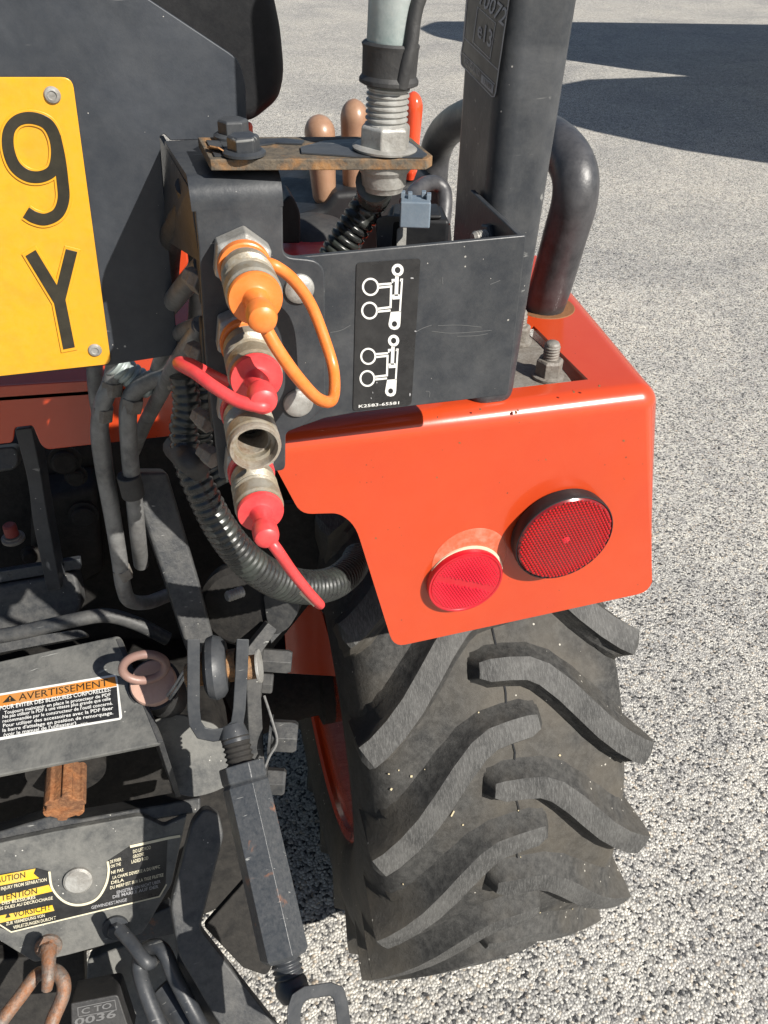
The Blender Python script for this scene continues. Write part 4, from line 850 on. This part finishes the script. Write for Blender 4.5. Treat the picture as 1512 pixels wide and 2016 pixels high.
for s_, a, b, h_, mt in (('CAUTION', (-18, 1741), (50, 1727.5), 11, 'ink'), ('INJURY FROM SEPARATION', (2, 1753), (92, 1734.5), 6.5, 'cream'), ('ATTENTION', (-20, 1778), (73, 1759), 11, 'ink'), ('EVITER DES BLESSURES', (-30, 1788), (70, 1769), 6, 'cream'), ('CORPORELLES DUES AU DECROCHAGE', (-50, 1802), (104, 1770.5), 6, 'cream'), ('VORSICHT', (26, 1806.5), (101, 1790.5), 11, 'ink'), ('ZUR VERMEIDUNG VON', (12, 1822), (88, 1805), 6, 'cream'), ('VERLETZUNGEN DURCH T', (26, 1829), (110, 1809.5), 6, 'cream'),
                       ('DO LIFT ROD', (262, 1680), (297, 1671), 6.5, 'cream'), ('GROOVE', (262, 1690), (284, 1684), 6.5, 'cream'), ('LADED ROD', (259, 1700), (292, 1692), 6.5, 'cream'), ('DE FIXER', (217, 1700), (239, 1694), 6, 'cream'), ('ON THE', (218, 1709), (238, 1703.5), 6, 'cream'), ('NE PAS', (219, 1721), (243, 1715), 6, 'cream'), ('LA CHAPE DEVISSEE A DU RPFC', (222, 1731), (315, 1709), 6, 'cream'), ('DELA', (219, 1741), (244, 1735), 6, 'cream'), ('DU MERP EST SUR LA TIGE FILETEE', (217, 1751), (322, 1725), 6, 'cream'), ('EINGETRAGEN NICHT UBER', (230, 1760), (316, 1738), 6, 'greyprint'), ('DIE MARKE AUF DER', (222, 1769), (312, 1748), 6, 'greyprint'), ('GEWINDESTANGE', (180, 1790), (250, 1774), 6, 'greyprint')):
    text(s_, a, b, (a[0]-h_*0.05, a[1]-h_), HP, mt, cl_, 0.0011, 0.012)
cb([(10, 1808), (15.5, 1796), (21, 1805.5)], 'ink', 'warning_triangle', 0.0011)
c = HP.at(154, 1731); lathe('pivot_bolt', c, HP.n, [(0, 0.0165), (0.004, 0.0165), (0.006, 0.014), (0.0065, 0.001)], 'zinc', hitch, 32)
for (u, v, mt) in ((96, 1861, 'chain'), (228, 1824, 'black')):
    c = HP.at(u, v); bl = lathe('anchor_bolt', c, HP.n, [(0, 0.0155), (0.004, 0.0155), (0.0045, 0.0105)], mt, hitch, 28); hexa('bolt_head', c+HP.n*0.004, HP.n, 0.008, 0.0165, mt, hitch)
# drawbar frame below it
dbf = pslab('drawbar_frame', [(172, 1890), (250, 1858), (295, 1815), (330, 1780), (352, 1850), (372, 1930), (440, 2060), (160, 2080), (168, 1960)], dpl(260, 1940, 1.03, (0, -1, 0.9)), 0.03, 'dusty', T, 0.003)
pslab('frame_step', [(240, 1845), (300, 1800), (335, 1785), (345, 1840), (250, 1860)], dpl(290, 1830, 1.01, (0, -1, 0.6)), 0.02, 'chip', dbf, 0.002)
c = D(207, 1955, 1.0); lathe('round_bolt', c, (0, -1, 0.9), [(0, 0.021), (0.008, 0.021), (0.011, 0.018), (0.012, 0.002)], 'zinc', dbf, 32)
pslab('hitch_beam', [(-200, 1900), (60, 1885), (165, 1870), (175, 2090), (-200, 2090)], dpl(60, 1950, 1.08, (0, -1, 0.5)), 0.03, 'dark', T, 0.003)
blk_ = dpl(195, 2000, 0.93, (0, -1, 0.8))
pb_ = pslab('stamped_block', [(139, 1976, 4), (232, 1958, 8), (262, 2050), (141, 2060)], blk_, 0.05, 'rubber', T, 0.003)
stroke('stamped_line', [(154, 2000), (153, 1984), (226, 1969), (229, 1988), (154, 2002)], 1.6, blk_, 0.0004, 'stamp', pb_)
text('C TO', (160, 1997), (220, 1984), (160, 1986), blk_, 'stamp', pb_, 0.0006, 0.02); text('0036', (146, 2020), (228, 2002), (147, 2006), blk_, 'stamp', pb_, 0.0006, 0.02)
pslab('lower_link', [(404, 1590, 14), (432, 1604, 8), (441, 1645, 10), (394, 1830, 14), (575, 2060), (470, 2085), (350, 1880, 16), (335, 1785, 16), (378, 1620, 16)], dpl(390, 1750, 0.91, (0.1, -1, 0.9)), 0.022, 'black2', T, 0.003)
pslab('lower_link_web', [(352, 1840), (392, 1900), (480, 2060), (380, 2080), (345, 1900)], dpl(400, 1960, 0.93, (-0.8, -1, 0.3)), 0.02, 'black', T, 0.003)
pslab('stabiliser_plate', [(402, 1826), (500, 1715), (536, 1905, 8), (524, 1922, 10), (478, 1906)], dpl(480, 1830, 1.05, (0, -1, 0.5)), 0.012, 'dark', T, 0.002)

# ------------------------------------------------------------------ things that hang on the hitch
rod = empty('lift_rod', D(572, 1960, 0.78), 'black turnbuckle lift rod with chipped hexagonal body and fork ends beside tyre', 'lift rod')
UP_ = Plane(D(430, 1360, 0.84), Vector((0, -1, 0.35)))
stroke('fork', [(381, 1258), (381, 1330), (381, 1395), (384, 1424), (396, 1443), (420, 1448), (446, 1444), (466, 1428), (471, 1396), (475, 1330), (478, 1258)], 25, UP_, 0.036, 'black', rod, bevel=0.0012, off=-0.015)
ey = D(426, 1312, 0.84); lathe('arm_eye', ey-Vector((0.012, 0, 0)), (1, -0.12, 0.02), [(0, 0.012), (0.0, 0.024), (0.004, 0.031), (0.011, 0.0335), (0.018, 0.031), (0.023, 0.025), (0.024, 0.012)], 'black', T, 32)
pa = D(368, 1330, 0.842); pe = D(512, 1311, 0.842); pd = (pe-pa)
pin = lathe('pin', pa, pd, [(0, 0.0125), (pd.length*0.99, 0.0125), (pd.length, 0.011)], 'rustpin', rod, 28)
lathe('bushing', ey-pd.normalized()*0.022, pd, [(0, 0.016), (0.044, 0.016)], 'rustpin', T, 28)
lathe('pin_washer', pa+pd*0.965, pd, [(0, 0.0175), (0.003, 0.0175)], 'zinc', rod, 32, bevel=0.0005)
a0, a1 = D(462, 1450, 0.838), D(573, 1938, 0.775); ax = (a1-a0).normalized(); AL = (a1-a0).length
def hh(v): return AL*(v-1450)/(1938-1450)
lathe('fork_root', a0-ax*0.012, ax, [(0, 0.012), (0.012, 0.0145), (0.02, 0.014)], 'black', rod, 24)
lathe('thread', a0, ax, thread(0, hh(1530), 0.0145, 0.0052, 0.13), 'dark', rod, 28, sharp=60)
hexa('lock_nut', a0+ax*hh(1508), ax, hh(1545)-hh(1506), 0.041, 'chip', rod, 0.25)
lathe('hexagon_body', a0+ax*hh(1543), ax, [(0, 0.0205), (0.004, 0.0240), (hh(1890)-hh(1543)-0.004, 0.0240), (hh(1890)-hh(1543), 0.0205)], 'chip', rod, 6, rot=0.28, bevel=0.0006)
lathe('thread', a0+ax*hh(1885), ax, thread(0, hh(1955)-hh(1885), 0.0145, 0.0052, 0.13), 'black', rod, 28, sharp=60)
lathe('weld_lump', a1-ax*0.006, ax, [(0, 0.013), (0.004, 0.0155), (0.012, 0.016), (0.02, 0.012)], 'black', rod, 16)
LP_ = Plane(D(630, 1975, 0.745), Vector((0.55, -0.8, 0.4)))
stroke('fork', [(577, 2090), (579, 1988), (586, 1966), (604, 1954), (650, 1947), (665, 1953), (672, 1975), (686, 2090)], 27, LP_, 0.042, 'black', rod, bevel=0.002, off=-0.042)
ch1 = tube('check_chain', dyt([(88, 1915, .93), (108, 1912, .925), (124, 1930, .92), (124, 1960, .915), (105, 2005, .905), (80, 2070, .89), (20, 2120, .88), (-40, 2080, .885), (0, 2015, .90), (45, 1955, .915), (70, 1922, .925)]), 0.0078, 'chain', None, 8, 16, closed=True)
ch1['label'] = 'rusty oval chain link hanging from the left anchor bolt of the hitch plate'; ch1['category'] = 'chain link'
ch2 = tube('check_chain', dyt([(290, 1868, .93), (310, 1864, .925), (326, 1880, .92), (345, 1925, .915), (390, 2010, .905), (425, 2075, .89), (400, 2110, .89), (350, 2085, .90), (310, 2010, .91), (284, 1945, .92), (274, 1905, .93), (278, 1880, .93)]), 0.0085, 'black', None, 8, 16, closed=True)
ch2['label'] = 'black oval chain link hanging from the right anchor bolt beside the lower link'; ch2['category'] = 'chain link'
for o_ in (ch1, ch2): o_['group'] = 'check chain links'
tube('anchor_hook', dyt([(96, 1866, .925), (96, 1890, .915), (95, 1925, .905), (92, 1948, .905)]), 0.009, 'chain', hitch, 6, 10, taper=0.006)
tube('anchor_hook', dyt([(236, 1830, .93), (255, 1852, .92), (278, 1882, .91), (292, 1896, .91), (302, 1890, .93)]), 0.0075, 'black', hitch, 6, 10)
pr = lathe('turnbuckle_rod', D(322, 1938, .95), D(400, 2060, .92)-D(322, 1938, .95), [(0, 0.012), (0.003, 0.0165), (0.12, 0.0165)], 'black', T, 24)

# ------------------------------------------------------------------ assumed unseen sheets to the right, outlined from the yard shadows they cast
def shadow_caster(name, px, h, label):
    pts = [Q(u, v, 0) + SUN*(h/SUN.z) for u, v in rpoly(px, 8)]
    c = sum(pts, Vector())/len(pts)
    a = empty(name, (c.x, c.y, 0), label, 'shadow_caster'); a['group'] = 'added shadow casters beyond the right edge'
    slab('caster_sheet', pts, Vector((0, 0, 0.12)), 'caster_cloth', a, 0.02)
    mx = max(pts, key=lambda q: q.x-q.y); lathe('caster_post', (mx.x-0.1, mx.y+0.1, 0), (0, 0, 1), [(0, 0.06), (h, 0.05)], 'zinc', a, 16)
shadow_caster('shadow_caster', [(838, 58, 8), (870, 44, 16), (1050, 44), (1512, 50), (1900, 54), (1900, 175), (1400, 155), (1250, 138), (1100, 116), (950, 90), (870, 74, 14)], 3.4, 'added unseen sheet beyond the right edge that casts the farther rounded shadow on the yard')
shadow_caster('shadow_caster', [(1040, 215, 40), (1085, 178, 20), (1180, 160), (1380, 153), (1500, 150), (1800, 140), (1900, 340), (1512, 322), (1350, 297), (1200, 265), (1100, 238)], 3.0, 'added unseen sheet beyond the right edge that casts the nearer rounded shadow on the yard')
